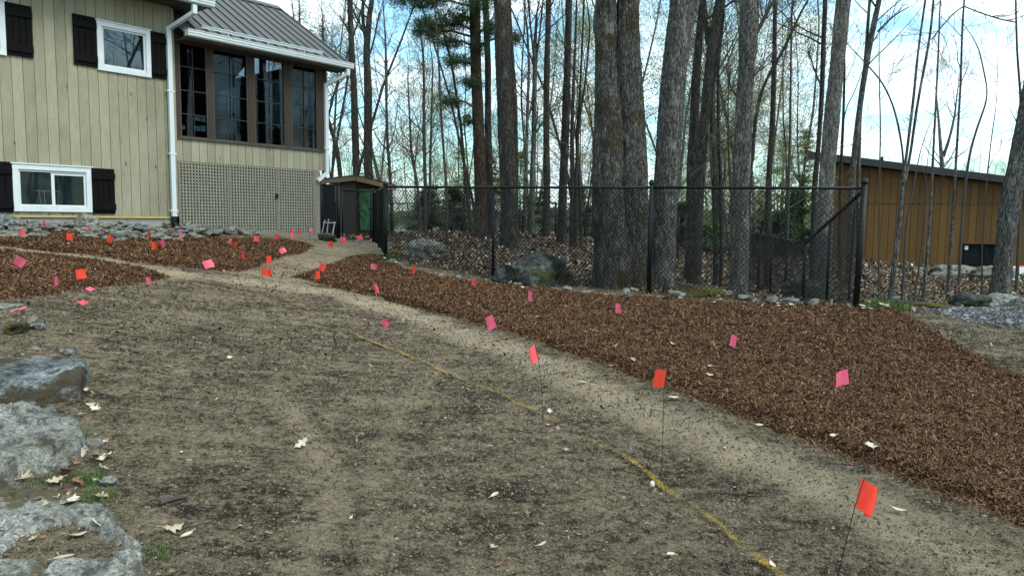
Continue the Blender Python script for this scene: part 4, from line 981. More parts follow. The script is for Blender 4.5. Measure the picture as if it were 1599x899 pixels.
# far fence across the back of the enclosure
f5 = empty('chain_link_fence', (0, 0, 0), 0, 'low black chain link fence far back among the trees', 'fence')
far = [(560, 319, 23), (612, 318, 23), (668, 317, 23), (722, 317, 23), (763, 316, 23), (812, 316, 23), (868, 318, 23), (925, 338, 22.5), (1000, 345, 22), (1060, 330, 20.5), (1118, 364, 19.2), (1170, 364, 18.3)]
fp = [P(*q) for q in far]
for k, p in enumerate(fp[:-1]): post(f5, p, p[2], .028, cap=(k == 6))
for k, (p, q) in enumerate(zip(fp[:-1], fp[1:])):
    rail(f5, p, q, .017); link_panel('mesh_panel', [(p[0], p[1], Hs(*p[:2])+.03), (q[0], q[1], Hs(*q[:2])+.03), (q[0], q[1], q[2]-.02), (p[0], p[1], p[2]-.02)], f5, wire=.0045, sp=.065)
mb = MB(); mb.bar((*P(1040, 322, 20.0)[:2], P(1040, 322, 20)[2]), P(1120, 376, 19.4), .03); mb.build('brace', MT['black_vinyl'], f5)

# ------------------------------------------------------------------ shed behind the gates
sp0 = P(557, 350, 20.6); shA = math.radians(28); sh = empty('shed', (sp0[0], sp0[1], Hs(sp0[0], sp0[1])), 0, 'small brown shed with low roof, partly covered by a green tarp', 'shed')
bz = Hs(sp0[0], sp0[1]); top = P(557, 283, 20.6)[2]-bz; lz = P(512, 287, 21.2)[2]-bz
lx, ly = P(512, 350, 21.6)[:2]-sp0[:2]; qx, qy = P(606, 350, 21.8)[:2]-sp0[:2]; rz_ = P(606, 294, 21.8)[2]-bz
mb = MB()
def wallq(mb, a, b, z0, z1, z0b, z1b, th=.04):
    a = np.array(a); b = np.array(b); t = (b-a)/np.linalg.norm(b-a); n = np.array([-t[1], t[0]])*th
    mb.hexa([(p[0]+s[0], p[1]+s[1], z) for (p, zs) in ((a, (z0, z1)), (b, (z0b, z1b))) for s in ((0, 0), n) for z in zs])
wallq(mb, (lx, ly), (-.02, 0), -.2, lz, -.2, top); mb.build('left_wall', MT['dark_wood'], sh)
mb = MB(); wallq(mb, (0, 0), (qx, qy), -.2, top, -.2, rz_); mb.build('right_wall', MT['dark_wood'], sh)
mb = MB(); wallq(mb, (lx, ly), (lx+qx, ly+qy), -.2, lz, -.2, rz_-.1); wallq(mb, (qx, qy), (lx+qx, ly+qy), -.2, rz_, -.2, rz_-.1); mb.build('back_wall', MT['dark_wood'], sh)
# tarp draped on the right part of the wall
U = np.linspace(.05, .98, 14); Z = np.linspace(.18, rz_-.06, 20); uu, zz_ = np.meshgrid(U, Z); dx_, dy_ = qx, qy; nn_ = np.array([qy, -qx])/math.hypot(qx, qy)
off = .05+.03*fbm(uu.ravel()*9+zz_.ravel()*3, zz_.ravel()*3, seed=61)
V = np.stack([uu.ravel()*dx_+nn_[0]*off, uu.ravel()*dy_+nn_[1]*off, zz_.ravel()], -1); i = (np.arange(19)[:, None]*14+np.arange(13)[None]).ravel()
mb = MB(); mb.add(V, np.stack([i, i+1, i+15, i+14], -1)); mb.build('tarp', MT['tarp'], sh, True)
mb = MB(); u1 = np.array([lx, ly]); u2 = np.array([qx, qy]); e1 = u1/np.linalg.norm(u1)*.18; e2 = u2/np.linalg.norm(u2)*.18
c0 = -e1-e2; c1 = u1+e1-e2; c2 = u2+e2-e1; c3 = u1+u2+e1+e2
Z4 = {0: top+.10, 1: lz+.1, 2: rz_+.05, 3: rz_-.02}
V = []
for c_, z_ in ((c0, Z4[0]), (c1, Z4[1]), (c2, Z4[2]), (c3, Z4[3])): V += [(c_[0], c_[1], z_), (c_[0], c_[1], z_+.06)]
mb.hexa([V[0], V[1], V[2], V[3], V[4], V[5], V[6], V[7]]); mb.build('roof', MT['shed_roof'], sh)
mb = MB()
mb.bar((c0[0]+nn_[0]*.02, c0[1]+nn_[1]*.02, Z4[0]-.05), (c2[0]+nn_[0]*.02, c2[1]+nn_[1]*.02, Z4[2]-.05), .025, .12)
n1 = np.array([-u1[1], u1[0]])/np.linalg.norm(u1)*.02
mb.bar((c0[0]+n1[0], c0[1]+n1[1], Z4[0]-.05), (c1[0]+n1[0], c1[1]+n1[1], Z4[1]-.05), .025, .10); mb.build('fascia', MT['fascia'], sh)
# dark privacy board left of the shed
g0 = P(500, 350, 19.0); g1 = P(527, 350, 19.0); z0 = Hs(g0[0], 19.0)
mb = MB(); mb.box(g0[0], g1[0], 18.98, 19.02, z0-.1, P(513, 290, 19)[2]); simple('navy', (.012, .018, .028), .7)
tag(mb.build('privacy_screen', MT['navy']), 'dark navy screen panel behind the narrow gate', 'screen')
# aluminium folding frame leaning by the gate
g0 = P(511, 371, 16.6); zf = Hs(g0[0], g0[1]); fo = empty('folding_frame', (g0[0], g0[1], zf), .1, 'grey metal folding frame leaning by the narrow gate', 'frame')
mb = MB()
for (a_, b_) in (((-.14, 0, 0), (-.06, .1, .40)), ((.10, 0, 0), (.16, .1, .36)), ((-.10, .05, .34), (.18, .08, .34)), ((-.12, .0, .08), (.10, 0, .08)), ((-.02, .0, .0), (.02, .1, .42))): mb.bar(a_, b_, .022)
mb.build('tube_frame', MT['galvanised'], fo)

# ------------------------------------------------------------------ brown building on the right
BA = P(1298, 350, 22.3); BBp = P(1700, 350, 21.3); bd = (BBp-BA)[:2]; BL_ = np.linalg.norm(bd); ba = math.atan2(bd[1], bd[0])
bb = empty('outbuilding', (BA[0], BA[1], 0), ba, 'brown board-clad building with black mono-pitch roof', 'building')
def bt(px, py):
    d = ray(px, py); dirv = bd/BL_; n = np.array([-dirv[1], dirv[0]]); k = ((BA[:2])@n)/(d[:2]@n); p = np.array([0, 0, EYE])+d*k
    return ((p[:2]-BA[:2])@dirv, p[2])
LB = BL_; zl = bt(1300, 258)[1]; s1 = bt(1560, 287); s0 = bt(1300, 254); slope = (s1[1]-s0[1])/(s1[0]-s0[0])
ztop = lambda t: s0[1]+slope*t
zseam = bt(1450, 318.6)[1]
w_t0, w_z1 = bt(1502, 380.5); w_z0 = bt(1502, 415)[1]; w_t1 = bt(1580, 400)[0]
mb = MB(); k = 0.0; hol = (w_t0, w_t1, w_z0, w_z1)
while k < LB:
    a, b = k+.006, min(k+.2-.006, LB)
    def seg(mb, a, b, z0, z1a, z1b, w0=-.02, w1=.0): mb.hexa([(t, w, z) for t, zz in ((a, (z0, z1a)), (b, (z0, z1b))) for w in (w0, w1) for z in zz])
    if b > hol[0] and a < hol[1]:
        if a < hol[0]: seg(mb, a, hol[0]-.001, -.6, zseam-.02, zseam-.02)
        if b > hol[1]: seg(mb, hol[1]+.001, b, -.6, zseam-.02, zseam-.02)
        aa, bb_ = max(a, hol[0]), min(b, hol[1]); seg(mb, aa, bb_, -.6, hol[2], hol[2]); seg(mb, aa, bb_, hol[3], zseam-.02, zseam-.02)
    else: seg(mb, a, b, -.6, zseam-.02, zseam-.02)
    seg(mb, a, b, zseam+.005, ztop(a)-.02, ztop(b)-.02, -.028, .0)
    k += .2
mb.build('board_cladding', MT['brown'], bb)
mb = MB(); mb.hexa([(t, w, z) for t in (.0, hol[0]) for w in (.001, .1) for z in (-.6, ztop(t)-.03)]); mb.hexa([(t, w, z) for t in (hol[1], LB) for w in (.001, .1) for z in (-.6, ztop(t)-.03)])
mb.box(hol[0], hol[1], .001, .1, -.6, hol[2]); mb.hexa([(t, w, z) for t in (hol[0], hol[1]) for w in (.001, .1) for z in (hol[3], ztop(t)-.03)])
mb.hexa([(t+(w*.55 if w > 1 else 0), w, z) for t in (0, .1) for w in (.101, 6) for z in (-.6, ztop(t)-.03)]); mb.hexa([(t, w, z) for t in (3.4, LB) for w in (5.9, 6) for z in (-.6, ztop(t)-.04)])
mb.build('wall_core', MT['brown'], bb)
mb = MB(); tl_ = bt(1256, 249)[0]
mb.hexa([(t+(w*.52 if w > 1 and t < 1 else 0), w, z) for t in (tl_, LB+.8) for w in (-.35, 6.3) for z in (ztop(t)-.0, ztop(t)+.20)]); mb.build('roof', MT['shed_roof'], bb)
mb = MB(); q = bt(1388, 254); mb.tube([(q[0], .6, q[1]-.2), (q[0], .6, q[1]+.22)], .04, 8); mb.build('vent_pipe', MT['black_vinyl'], bb)
mb = MB(); f = .05; a, b, c, d = hol; mb.box(a, b, -.04, .03, c, c+f); mb.box(a, b, -.04, .03, d-f, d); mb.box(a, a+f, -.04, .03, c+f, d-f); mb.box(b-f, b, -.04, .03, c+f, d-f); tm = bt(1535, 400)[0]; mb.box(tm-.035, tm+.035, -.03, .02, c+f, d-f)
wf = mb.build('window', MT['black_paint'], bb)
mb = MB(); mb.box(a+f, tm-.036, .0, .004, c+f, d-f); mb.box(tm+.036, b-f, .0, .004, c+f, d-f); mb.build('pane', MT['dark_glass'], wf)
mb = MB(); st = bt(1509, 386.5); mb.box(st[0]-.045, st[0]+.045, -.008, -.002, st[1]-.06, st[1]+.055); mb.build('sticker', MT['sticker'], wf)
mb = MB(); mb.box(a-.05, a-.002, -.05, -.029, c-.05, d+.05); mb.box(a-.001, b, -.05, -.029, d+.002, d+.05); mb.box(a-.001, b, -.05, -.029, c-.05, c-.002); mb.build('window_trim', MT['brown'], wf)
p = P(1590, 437, 17.5); zc = Hs(p[0], p[1]); cbx = empty('crate', (p[0], p[1], zc), .2, 'red and white box at the right edge by the brown building', 'box')
mb = MB(); mb.box(-.3, .02, -.2, .2, .0, .3); mb.build('white_side', MT['white_cloth'], cbx); mb = MB(); mb.box(.021, .4, -.2, .2, .0, .32); mb.build('red_side', MT['red_cloth'], cbx)

# ------------------------------------------------------------------ marking flags
FL = [ # px, py, w, h, base px, base py, colour, turn (deg), style, label
 (35,363,9,8,33,380,'coral',20,0,'coral flag at the far left edge where house rocks meet mulch'),
 (67,349,6,9,68,368,'coral',0,0,'coral flag standing among the rocks under the ground-floor window'),
 (107,369,7,10,107,386,'orange',0,0,'orange flag third from the left in the bed along the house'),
 (137,358,7,8,131,376,'pink',10,0,'pink flag against the rocks right of the ground-floor window'),
 (171,373,7,10,168,388,'orange',18,0,'tilted orange flag in the house bed below the right shutter'),
 (231,366,8,8,229,382,'orange',0,0,'orange flag against the rocks left of the white downspout'),
 (241,383,9,10,238,402,'orange',5,0,'orange flag touching its pink neighbour in the middle of the house bed'),
 (253,380,9,10,256,398,'pink',-25,0,'pink flag touching its orange neighbour in the middle of the house bed'),
 (282,367,4,9,281,385,'pink',0,0,'thin edge-on pink flag just below the white downspout'),
 (32,408,15,15,33,438,'pink',42,0,'large pink diamond-tilted flag in the left mulch bed'),
 (124,428,11,14,126,456,'orange',-6,0,'only orange flag in the lower left mulch bed'),
 (85,439,12,13,86,462,'pink',-5,0,'square pink flag at the lower edge of the left mulch bed'),
 (233,438,10,11,235,460,'pink',-6,0,'pink flag at the pointed tip of the left mulch bed'),
 (143,451,14,6,130,470,'pink',0,1,'upper of two flat-lying pink flags on the dirt below the left bed'),
 (133,472,15,6,130,492,'coral',0,1,'lower of two flat-lying pink flags on the dirt below the left bed'),
 (29,482,14,6,30,500,'pink',0,1,'flat-lying pink flag nearest the boulders at the left edge'),
 (360,376,6,8,362,392,'pink',25,0,'pink flag slanting beside an orange one in front of the lattice'),
 (367,381,7,8,368,398,'orange',0,0,'orange flag beside a slanting pink one in front of the lattice'),
 (400,373,8,8,400,388,'coral',5,0,'coral flag at the timber edging under the middle of the lattice'),
 (379,399,6,11,379,420,'orange',-4,0,'narrow orange flag near the lower tip of the house bed'),
 (324,412,13,12,325,434,'pink',-25,0,'large pink tilted flag on the lower edge of the house bed'),
 (420,405,8,12,421,428,'orange',-6,0,'orange flag at the dirt junction directly above a wide coral flag'),
 (417,425,15,11,422,461,'orange',8,0,'wide red-orange flag standing at the end of the yellow line'),
 (431,369,8,7,432,384,'coral',0,0,'coral flag low against the lattice left of the door seam'),
 (441,391,9,8,443,406,'pink',-30,0,'pink flag on the right slope of the house bed'),
 (457,360,4,7,457,378,'pink',10,0,'upper of two thin pink flags stacked against the lattice door'),
 (455.5,367,5,8,455,382,'coral',-12,0,'lower of two thin pink flags stacked against the lattice door'),
 (467,362,7,6,467,378,'coral',0,0,'square pink flag against the right lattice panel'),
 (485,359,5,6,484,376,'pink',0,0,'small pink flag by the corner post of the porch'),
 (516,381,7,9,516,390,'orange',0,0,'orange flag in front of the narrow gate'),
 (536,375,8,10,536,388,'coral',0,0,'coral flag at the foot of the left gate post'),
 (562,371,8,7,560,384,'coral',-10,0,'coral flag in front of the wider gate and shed'),
 (504,417,9,11,502,436,'orange',28,0,'upper orange flag of the pair at the left tip of the fence bed'),
 (496,429,7,12,497,450,'orange',-2,0,'lower orange flag of the pair at the left tip of the fence bed'),
 (584,416,10,8,584,436,'pink',5,0,'pink flag in front of the fence corner post'),
 (646,420,7,10,646,440,'orange',0,0,'small orange flag at the fence between corner post and second post'),
 (588,450,7,14,571,518,'coral',-14,0,'coral flag on a tall leaning wire above the mulch edge'),
 (601,505,12,13,592,540,'pink',-50,0,'pink flag hanging low over the yellow line left of centre'),
 (740,440,7,11,743,462,'coral',-4,0,'narrow coral flag in front of the second fence post'),
 (766,503,14,20,762,556,'pink',-22,0,'pink flag at the mulch edge in the centre of the picture'),
 (828,462,6,15,829,494,'pink',0,0,'thin pink flag in the mulch below the dark boulder'),
 (838,550,14,24,849,660,'coral',-14,2,'folded coral flag on a leaning wire beside the yellow line'),
 (965,481,8,14,966,520,'pink',-2,0,'pink flag in the mulch below the twin tree'),
 (1031,591,16,27,1031,762,'orange',8,0,'orange flag on a straight tall wire at the bed edge'),
 (1145,531,9,18,1144,574,'pink',10,0,'pink flag alone in the middle of the mulch bed'),
 (1314,589,22,23,1316,640,'pink',-8,0,'large square pink flag in the mulch at the right'),
 (1340,768,24,42,1288,945,'orange',12,2,'nearest orange flag on a leaning wire at the lower right'),
]
for k, (px, py, w, h, bx, by, c, turn, style, lb) in enumerate(FL):
    if style == 1: b = G(px-6, py+14)
    else: b = G(bx, by, 0.0)
    if by > 898: b = P(bx, by, 2.72); b[2] = surf([b[0]], [b[1]])[0]
    b = np.array([b[0], b[1], surf([b[0]], [b[1]])[0]]); Y = b[1]; sc_ = Y/F
    fw, fh = w*sc_*1.05, h*sc_*1.05; ctr = P(px, py, Y)
    if style == 1: fw, fh = .10, .10
    side = -1 if k % 2 else 1
    # wire from the ground to the top of the flag's staff side
    tr = math.radians(turn); up = np.array([math.sin(-tr)*-1, 0, math.cos(tr)]); rt = np.array([math.cos(tr), 0, -math.sin(tr)])
    root = empty('marking_flag', b, 0, lb, 'flag', 'marking flags on wire stakes')
    staff0 = ctr-up*fh/2-rt*fw/2*side; staff1 = ctr+up*fh/2-rt*fw/2*side
    if style == 1: staff0 = ctr+np.array([-.0, 0, -.01]); staff1 = ctr+np.array([0.01, 0, .03])
    if style == 2 and k == 41: staff0 = ctr-up*fh/2; staff1 = ctr+up*fh/2
    if by > 898: staff0 = P(1335, 790, Y-.02); staff1 = P(1349, 748, Y+.0); 
    mb = MB(); mb.tube([b-[0, 0, .03], b*.5+staff0*.5+np.array([.004, 0, 0]), staff0, staff1]-b, max(.0016, .00052*Y/3.2), 5); mb.build('wire_stake', MT['wire'], root)
    nu, nv = 9, 7; uu, vv = np.meshgrid(np.linspace(0, 1, nu), np.linspace(0, 1, nv)); uu, vv = uu.ravel(), vv.ravel()
    rs = np.random.RandomState(k+3)
    ph = rs.uniform(0, 6); amp = .10*fw+.006
    if style == 1:
        V = ctr+np.stack([(uu-.5)*fw, (vv-.5)*fh*1.0+.0*uu, .012*np.sin(uu*5+ph)+.015*(vv-.5)], -1)
    else:
        dep = amp*np.sin(uu*3.2+ph+vv*1.2)*uu
        sag = -uu**2*fh*rs.uniform(0, .14)
        shrink = 1-.22*rs.uniform(0, 1)*(vv) if h > w*1.3 else 1-.06*vv
        V = staff0+(staff1-staff0)*vv[:, None]+rt*(side*fw*uu*shrink)[:, None]+np.stack([0*uu, dep+uu*fw*rs.uniform(-.5, .8), sag], -1)
        if style == 2:
            V = staff0+(staff1-staff0)*vv[:, None]+rt*(side*fw*np.where(uu < .55, uu*1.5, .82-(uu-.55)*.5)*(1-.3*np.abs(vv-.45)))[:, None]+np.stack([0*uu, -.05*np.sin(uu*3)+.02*vv, -uu*fh*.22], -1)
    i = (np.arange(nv-1)[:, None]*nu+np.arange(nu-1)[None]).ravel(); mb = MB(); mb.add(V-b, np.stack([i, i+1, i+nu+1, i+nu], -1))
    mb.build('flag_sheet', MT[c], root, True)

# ------------------------------------------------------------------ trees
def ortho(d):
    a = np.cross(d, [0, 0, 1.]) if abs(d[2]) < .95 else np.cross(d, [1., 0, 0]); a /= np.linalg.norm(a); return a, np.cross(d, a)
def grow(mb, p, d, ln, r, lev, rs, sides=5, up=.25, kids=(5, 4, 3), minr=.0022, tips=None, wob=.14):
    n = max(4, int(ln/.35)) if lev < 2 else 4; pts = [p]; rad = [r]; dirs = [d]
    for i in range(n):
        d = d+rs.normal(0, wob, 3)+np.array([0, 0, up/n]); d = d/np.linalg.norm(d); p = p+d*ln/n; pts.append(p); rad.append(max(minr, r*(1-.78*(i+1)/n))); dirs.append(d)
    mb.tube(pts, rad, max(3, sides-lev), cap=False)
    if lev >= len(kids):
        if tips is not None: tips.append(pts[-1]); tips.append(pts[len(pts)//2])
        return
    for k in range(kids[lev]):
        f = rs.uniform(.25, .97); i = min(n-1, int(f*n)); a, b = ortho(dirs[i]); th = rs.uniform(0, 6.28); sp = rs.uniform(.5, .95)
        dd = dirs[i]*math.cos(sp)+(a*math.cos(th)+b*math.sin(th))*math.sin(sp)
        grow(mb, pts[i]+(pts[i+1]-pts[i])*(f*n-i), dd, ln*rs.uniform(.32, .6)*(1.15-f*.4), rad[i]*rs.uniform(.35, .55), lev+1, rs, sides, up, kids, minr, tips, wob)
def trunk_mesh(mb, pts, rad, sides, step, amp, seed, flare=.0):
    pts = np.array(pts, float); t = np.r_[0, np.cumsum(np.linalg.norm(np.diff(pts, axis=0), axis=1))]; s = np.arange(0, t[-1]+step, step); s[-1] = t[-1]
    # smooth interpolation
    C = np.stack([np.interp(s, t, pts[:, k]) for k in range(3)], -1); Rr = np.interp(s, t, rad)
    w = max(1, int(.35/step)); 
    if len(s) > 4*w:
        ker = np.ones(2*w+1)/(2*w+1)
        for k in range(3): ext = np.r_[C[0, k]+(C[0, k]-C[w:0:-1, k]), C[:, k], C[-1, k]+(C[-1, k]-C[-2:-w-2:-1, k])]; C[:, k] = np.convolve(ext, ker, 'valid')
    Rr = Rr*(1+flare*np.exp(-s/.32)) if flare else Rr
    a = np.linspace(0, 2*math.pi, sides, endpoint=False); A, S = np.meshgrid(a, s)
    ca, sa = np.cos(A), np.sin(A); R0 = Rr[:, None]
    k = 1/max(.035, 1.0*rad[0]*.22)
    X = ca*R0*k*1.0; Yv = sa*R0*k
    g = 1-2*np.abs(fbm(X.ravel()+3*seed, Yv.ravel(), (S*k*.16).ravel(), oct=3, seed=seed)).reshape(A.shape)
    lo = fbm((ca*1.2).ravel()+seed, (sa*1.2).ravel(), (S*1.1).ravel(), oct=2, seed=seed+2).reshape(A.shape)
    fl = flare*.6*np.exp(-S/.3)*np.cos(A*5+seed) if flare else 0
    disp = amp/R0*(g-.3)+.13*lo+fl
    mb.tube(C, Rr, sides, cap=True, disp=disp)
def buds(mb, tips, rs, n=5, s=.03, spread=.2):
    tips = np.array(tips)
    if not len(tips): return
    c = np.repeat(tips, n, axis=0)+rs.normal(0, spread, (len(tips)*n, 3)); scatter(mb, c[:, 0], c[:, 1], c[:, 2], rs.uniform(.6, 1.3, len(c))*s, rs.uniform(.5, 1, len(c))*s*.7, 1.0, rs=rs)
tree_id = [0]
def hero(label, Y, stems, m, top=11.0, amp=.02, sides=24, step=.06, flare=.3, extra=(), nbr=26, fine=(4, 3, 2), bz=None, lean=0, name='tree', first=0.45, brlen=2.2, group=None, brmat='twig', budn=0):
    """stems: list of [(px,py,width_px), ...] from the bottom to the top of the frame"""
    tree_id[0] += 1; sd_ = 400+tree_id[0]; rs = np.random.RandomState(sd_)
    b0 = P(stems[0][0][0], 400, Y); z0 = Hs(b0[0], b0[1]) if bz is None else bz
    root = empty(name, (b0[0], b0[1], z0), 0, label, 'tree', group); o_ = np.array([b0[0], b0[1], z0])
    mb = MB(); mbb = MB(); tips = []
    for si, st in enumerate(stems):
        pts = []; rad = []
        for k, (px, py, w) in enumerate(st):
            p = P(px, py, Y+(.0 if si == 0 else rs.uniform(-.05, .1)))
            rad.append(w/2*Y/F); pts.append(p)
        if si == 0 or st[0][1] > 360:
            if pts[0][2] > z0+.02: pts.insert(0, np.array([pts[0][0], pts[0][1], z0-.12])); rad.insert(0, rad[0]*1.04)
            else: pts[0][2] = z0-.12
        # continue above the frame
        d = pts[-1]-pts[-2]; d /= np.linalg.norm(d); p = pts[-1]; r = rad[-1]
        if st[-1][1] <= 6:
            hgt = top*rs.uniform(.85, 1.1)-p[2]; n = 5; 
            for i in range(n):
                d = d+np.array([rs.normal(0, .05)-d[0]*.15, rs.normal(0, .05), .1]); d /= np.linalg.norm(d); p = p+d*hgt/n; pts.append(p); rad.append(max(.012, r*(1-.8*(i+1)/n)))
        else:
            p = p+(d+np.array([rs.normal(0, .1), 0, .3]))*.5; pts.append(p); rad.append(max(.003, r*.5)); p = p+(d+np.array([rs.normal(0, .2), 0, .3]))*.5; pts.append(p); rad.append(.002)
        P_ = np.array(pts)-o_
        if rad[0] > .07: trunk_mesh(mb, P_, rad, sides, step, amp, sd_+si, flare if si == 0 else 0)
        else: trunk_mesh(mb, P_, rad, 10, .12, amp*.3, sd_+si, 0)
        # branches on the upper stem
        tt = np.r_[0, np.cumsum(np.linalg.norm(np.diff(P_, axis=0), axis=1))]
        for k in range(int(nbr/len(stems))):
            f = rs.uniform(first, .99); s_ = f*tt[-1]; q = np.array([np.interp(s_, tt, P_[:, j]) for j in range(3)]); rr = np.interp(s_, tt, rad)
            th = rs.uniform(0, 6.28); el = rs.uniform(.35, 1.0); dd = np.array([math.cos(th)*math.cos(el), math.sin(th)*math.cos(el), math.sin(el)])
            grow(mbb, q, dd, brlen*rs.uniform(.5, 1.2)*(1.25-.6*f), min(rr*.5, .035)*rs.uniform(.5, 1), 0, rs, 5, .3, fine, .0028, tips)
    for st in extra:  # modelled limbs: [(px,py,w),...]
        pp = [P(px, py, Y+dy_) for (px, py, w), dy_ in zip(st, np.linspace(0, -.15, len(st)))]; rr = [w/2*Y/F for _, _, w in st]
        q = np.array(pp)-o_; tq = np.arange(len(q)); tf = np.linspace(0, len(q)-1, len(q)*4); C = np.stack([np.interp(tf, tq, q[:, j]) for j in range(3)], -1); ke = np.array([1, 2, 3, 2, 1])/9
        for j in range(3): C[2:-2, j] = np.convolve(C[:, j], ke, 'valid')
        mbk = MB(); mbk.tube(C, np.interp(tf, tq, rr), 7, cap=False)
        for k in range(7):
            i = rs.randint(len(C)//3, len(C)-1); th = rs.uniform(0, 6.28); dd = C[i]-C[i-1]; dd = dd/np.linalg.norm(dd)+np.array([math.cos(th), math.sin(th), .4])*.8; dd /= np.linalg.norm(dd)
            grow(mbk, C[i], dd, rs.uniform(.4, 1.1), rr[-1]*.6, 1, rs, 5, .3, (3, 3, 2), .0026, tips)
        mbk.build('limb', MT[brmat], root)
    mb.build('trunk', MT[m], root, True)
    mbb.build('branches', MT[brmat], root)
    if budn: mq = MB(); buds(mq, tips, rs, budn); mq.build('buds', MT['bud'], root)
    return root
hero('left of the paired trunks joined at the base, the thickest tree, behind the fence', 11.5, [[(958, 455, 60), (956, 400, 56), (952, 290, 54), (952, 200, 46), (948, 100, 36), (945, 0, 31)], [(992, 455, 54), (988, 400, 52), (986, 290, 50), (985, 200, 43), (982, 100, 36), (980, 0, 34)]], 'bark_moss', 14, .022, 72, .028, .16,
     extra=[[(934, 60, 8), (928, 45, 7), (931, 15, 6), (934, 0, 5)]], first=.5)['label'] = 'thickest tree, two trunks joined at the base, directly behind the fence post'
hero('thick grey trunk leaning right, immediately right of the twin-trunked tree', 11.9, [[(1031, 460, 32), (1035, 400, 33), (1040, 290, 35), (1046, 200, 37), (1054, 100, 36), (1062, 50, 38), (1066, 0, 36)], [(1068, 60, 16), (1076, 35, 15), (1086, 0, 14)]], 'bark_grey', 13, .02, 64, .03, .22)
hero('dark trunk with a limb forking right near the top, behind the low far rail', 12.9, [[(1153, 468, 25), (1155, 400, 26), (1157, 290, 26), (1160, 200, 24), (1166, 100, 22), (1169, 50, 26), (1171, 0, 25)]], 'bark_grey', 13, .015, 48, .035, .28,
     extra=[[(1178, 58, 7), (1190, 35, 6), (1202, 12, 5), (1215, -10, 4)], [(1168, 130, 4), (1178, 118, 3), (1184, 112, 2)], [(1150, 150, 4), (1140, 135, 3), (1136, 115, 2.5), (1134, 100, 2)]])
hero('pale straight trunk leaning right in front of the brown building roof end', 13.6, [[(1284, 470, 23), (1287, 380, 23), (1290, 290, 22), (1298, 200, 22), (1307, 100, 19), (1312, 50, 20), (1317, 0, 20)]], 'bark_pale', 13, .014, 48, .035, .2)
hero('mossy tree at the right edge leaning out of the picture', 12.8, [[(1562, 464, 27), (1567, 400, 24), (1576, 320, 26), (1592, 240, 25), (1606, 170, 25), (1640, 0, 23)]], 'bark_grey', 12, .016, 48, .035, .28)
hero('dark broad trunk left of the centre fence post', 17.0, [[(798, 388, 30), (795, 300, 25), (790, 200, 24), (786, 100, 22), (783, 0, 22)], [(802, 388, 10), (806, 290, 7), (803, 150, 8), (796, 60, 8), (794, 0, 6)]], 'bark_dark', 15, .02, 40, .05, .1, nbr=30)
pine1 = hero('tall pine with dark needle boughs left of the broad dark trunk', 19.0, [[(752, 385, 20), (750, 290, 19), (747, 200, 17), (743, 100, 16), (741, 0, 15)]], 'bark_pine', 17, .015, 32, .06, .06, nbr=14, name='pine_tree')
hero('slim dark trunk squeezed between the pine and the broad dark trunk', 20.0, [[(768, 385, 12), (765, 290, 11), (762, 200, 10), (762, 100, 9), (758, 0, 9)]], 'bark_dark', 15, .01, 20, .08)
hero('very straight slim trunk right of the centre fence post', 20.0, [[(853, 370, 11), (854, 290, 10), (853, 200, 9.5), (854, 100, 8.5), (857, 0, 8)]], 'bark_dark', 15, .01, 20, .08)
hero('slim straight trunk leaning slightly right, next left of the twin-trunked tree', 19.0, [[(876, 372, 14), (879, 290, 13), (883, 200, 12), (886, 100, 10), (888, 0, 10)]], 'bark_dark', 15, .01, 20, .08)
hero('slim grey trunk halfway between the broad dark trunk and the very straight slim one', 21.0, [[(830, 370, 8), (831, 290, 8), (834, 200, 7), (835, 100, 6), (836, 60, 5)], [(820, 370, 5), (823, 200, 5), (826, 100, 4), (823, 40, 3)]], 'bark_grey', 13, .01, 16, .1, nbr=34, first=.35,
     extra=[[(835, 110, 4), (842, 60, 3), (846, 20, 3), (848, 0, 2)], [(834, 90, 4), (828, 40, 3), (826, 0, 2)]])
hero('dark straight trunk rising behind the shed roof, left one of two', 24.0, [[(557, 300, 11), (556, 250, 11), (553, 150, 10), (549, 80, 9), (546, 0, 7)]], 'bark_dark', 15, .01, 20, .08, nbr=34, extra=[[(548, 60, 3), (540, 40, 2.5), (530, 25, 2)]])
hero('dark knotty trunk rising behind the shed roof, right one of two', 23.0, [[(578, 300, 14), (574, 250, 13), (575, 150, 12), (572, 80, 10), (576, 30, 8), (581, 0, 7)], [(572, 70, 5), (566, 30, 5), (567, 0, 4)]], 'bark_dark', 14, .012, 22, .08, nbr=34, extra=[[(570, 50, 4), (560, 35, 3), (551, 15, 2.5)], [(573, 100, 3), (585, 60, 3), (592, 20, 2)]])
hero('thin trunk curving left between porch downspout and shed', 25.0, [[(533, 290, 7), (527, 235, 7), (517, 200, 6), (511, 185, 5), (508, 120, 4), (505, 60, 3)]], 'bark_dark', 12, .008, 12, .1)
hero('leaning dark trunk with limb forking left, right of the leaning grey tree', 15.0, [[(1086, 400, 19), (1090, 290, 18), (1098, 200, 14), (1106, 120, 13), (1113, 60, 14), (1125, 0, 14)], [(1105, 70, 7), (1102, 30, 6), (1100, 0, 6)]], 'bark_dark', 13, .012, 28, .06, extra=[[(1092, 215, 4), (1102, 190, 4), (1110, 235, 3), (1112, 280, 3)]])
hero('dark trunk standing close behind the leaning grey tree', 16.0, [[(1078, 400, 15), (1079, 290, 15), (1084, 200, 14), (1087, 120, 13), (1092, 60, 10), (1096, 0, 9)]], 'bark_dark', 13, .012, 24, .06)
hero('twisted slim pair of stems between the forked dark trunk and the limbed trunk', 15.5, [[(1118, 400, 8), (1116, 290, 8), (1112, 220, 7), (1110, 150, 6), (1118, 100, 6), (1124, 60, 5)], [(1127, 400, 6), (1126, 290, 6), (1122, 220, 5), (1121, 100, 4), (1127, 60, 3)]], 'bark_dark', 7, .008, 12, .1, nbr=22)
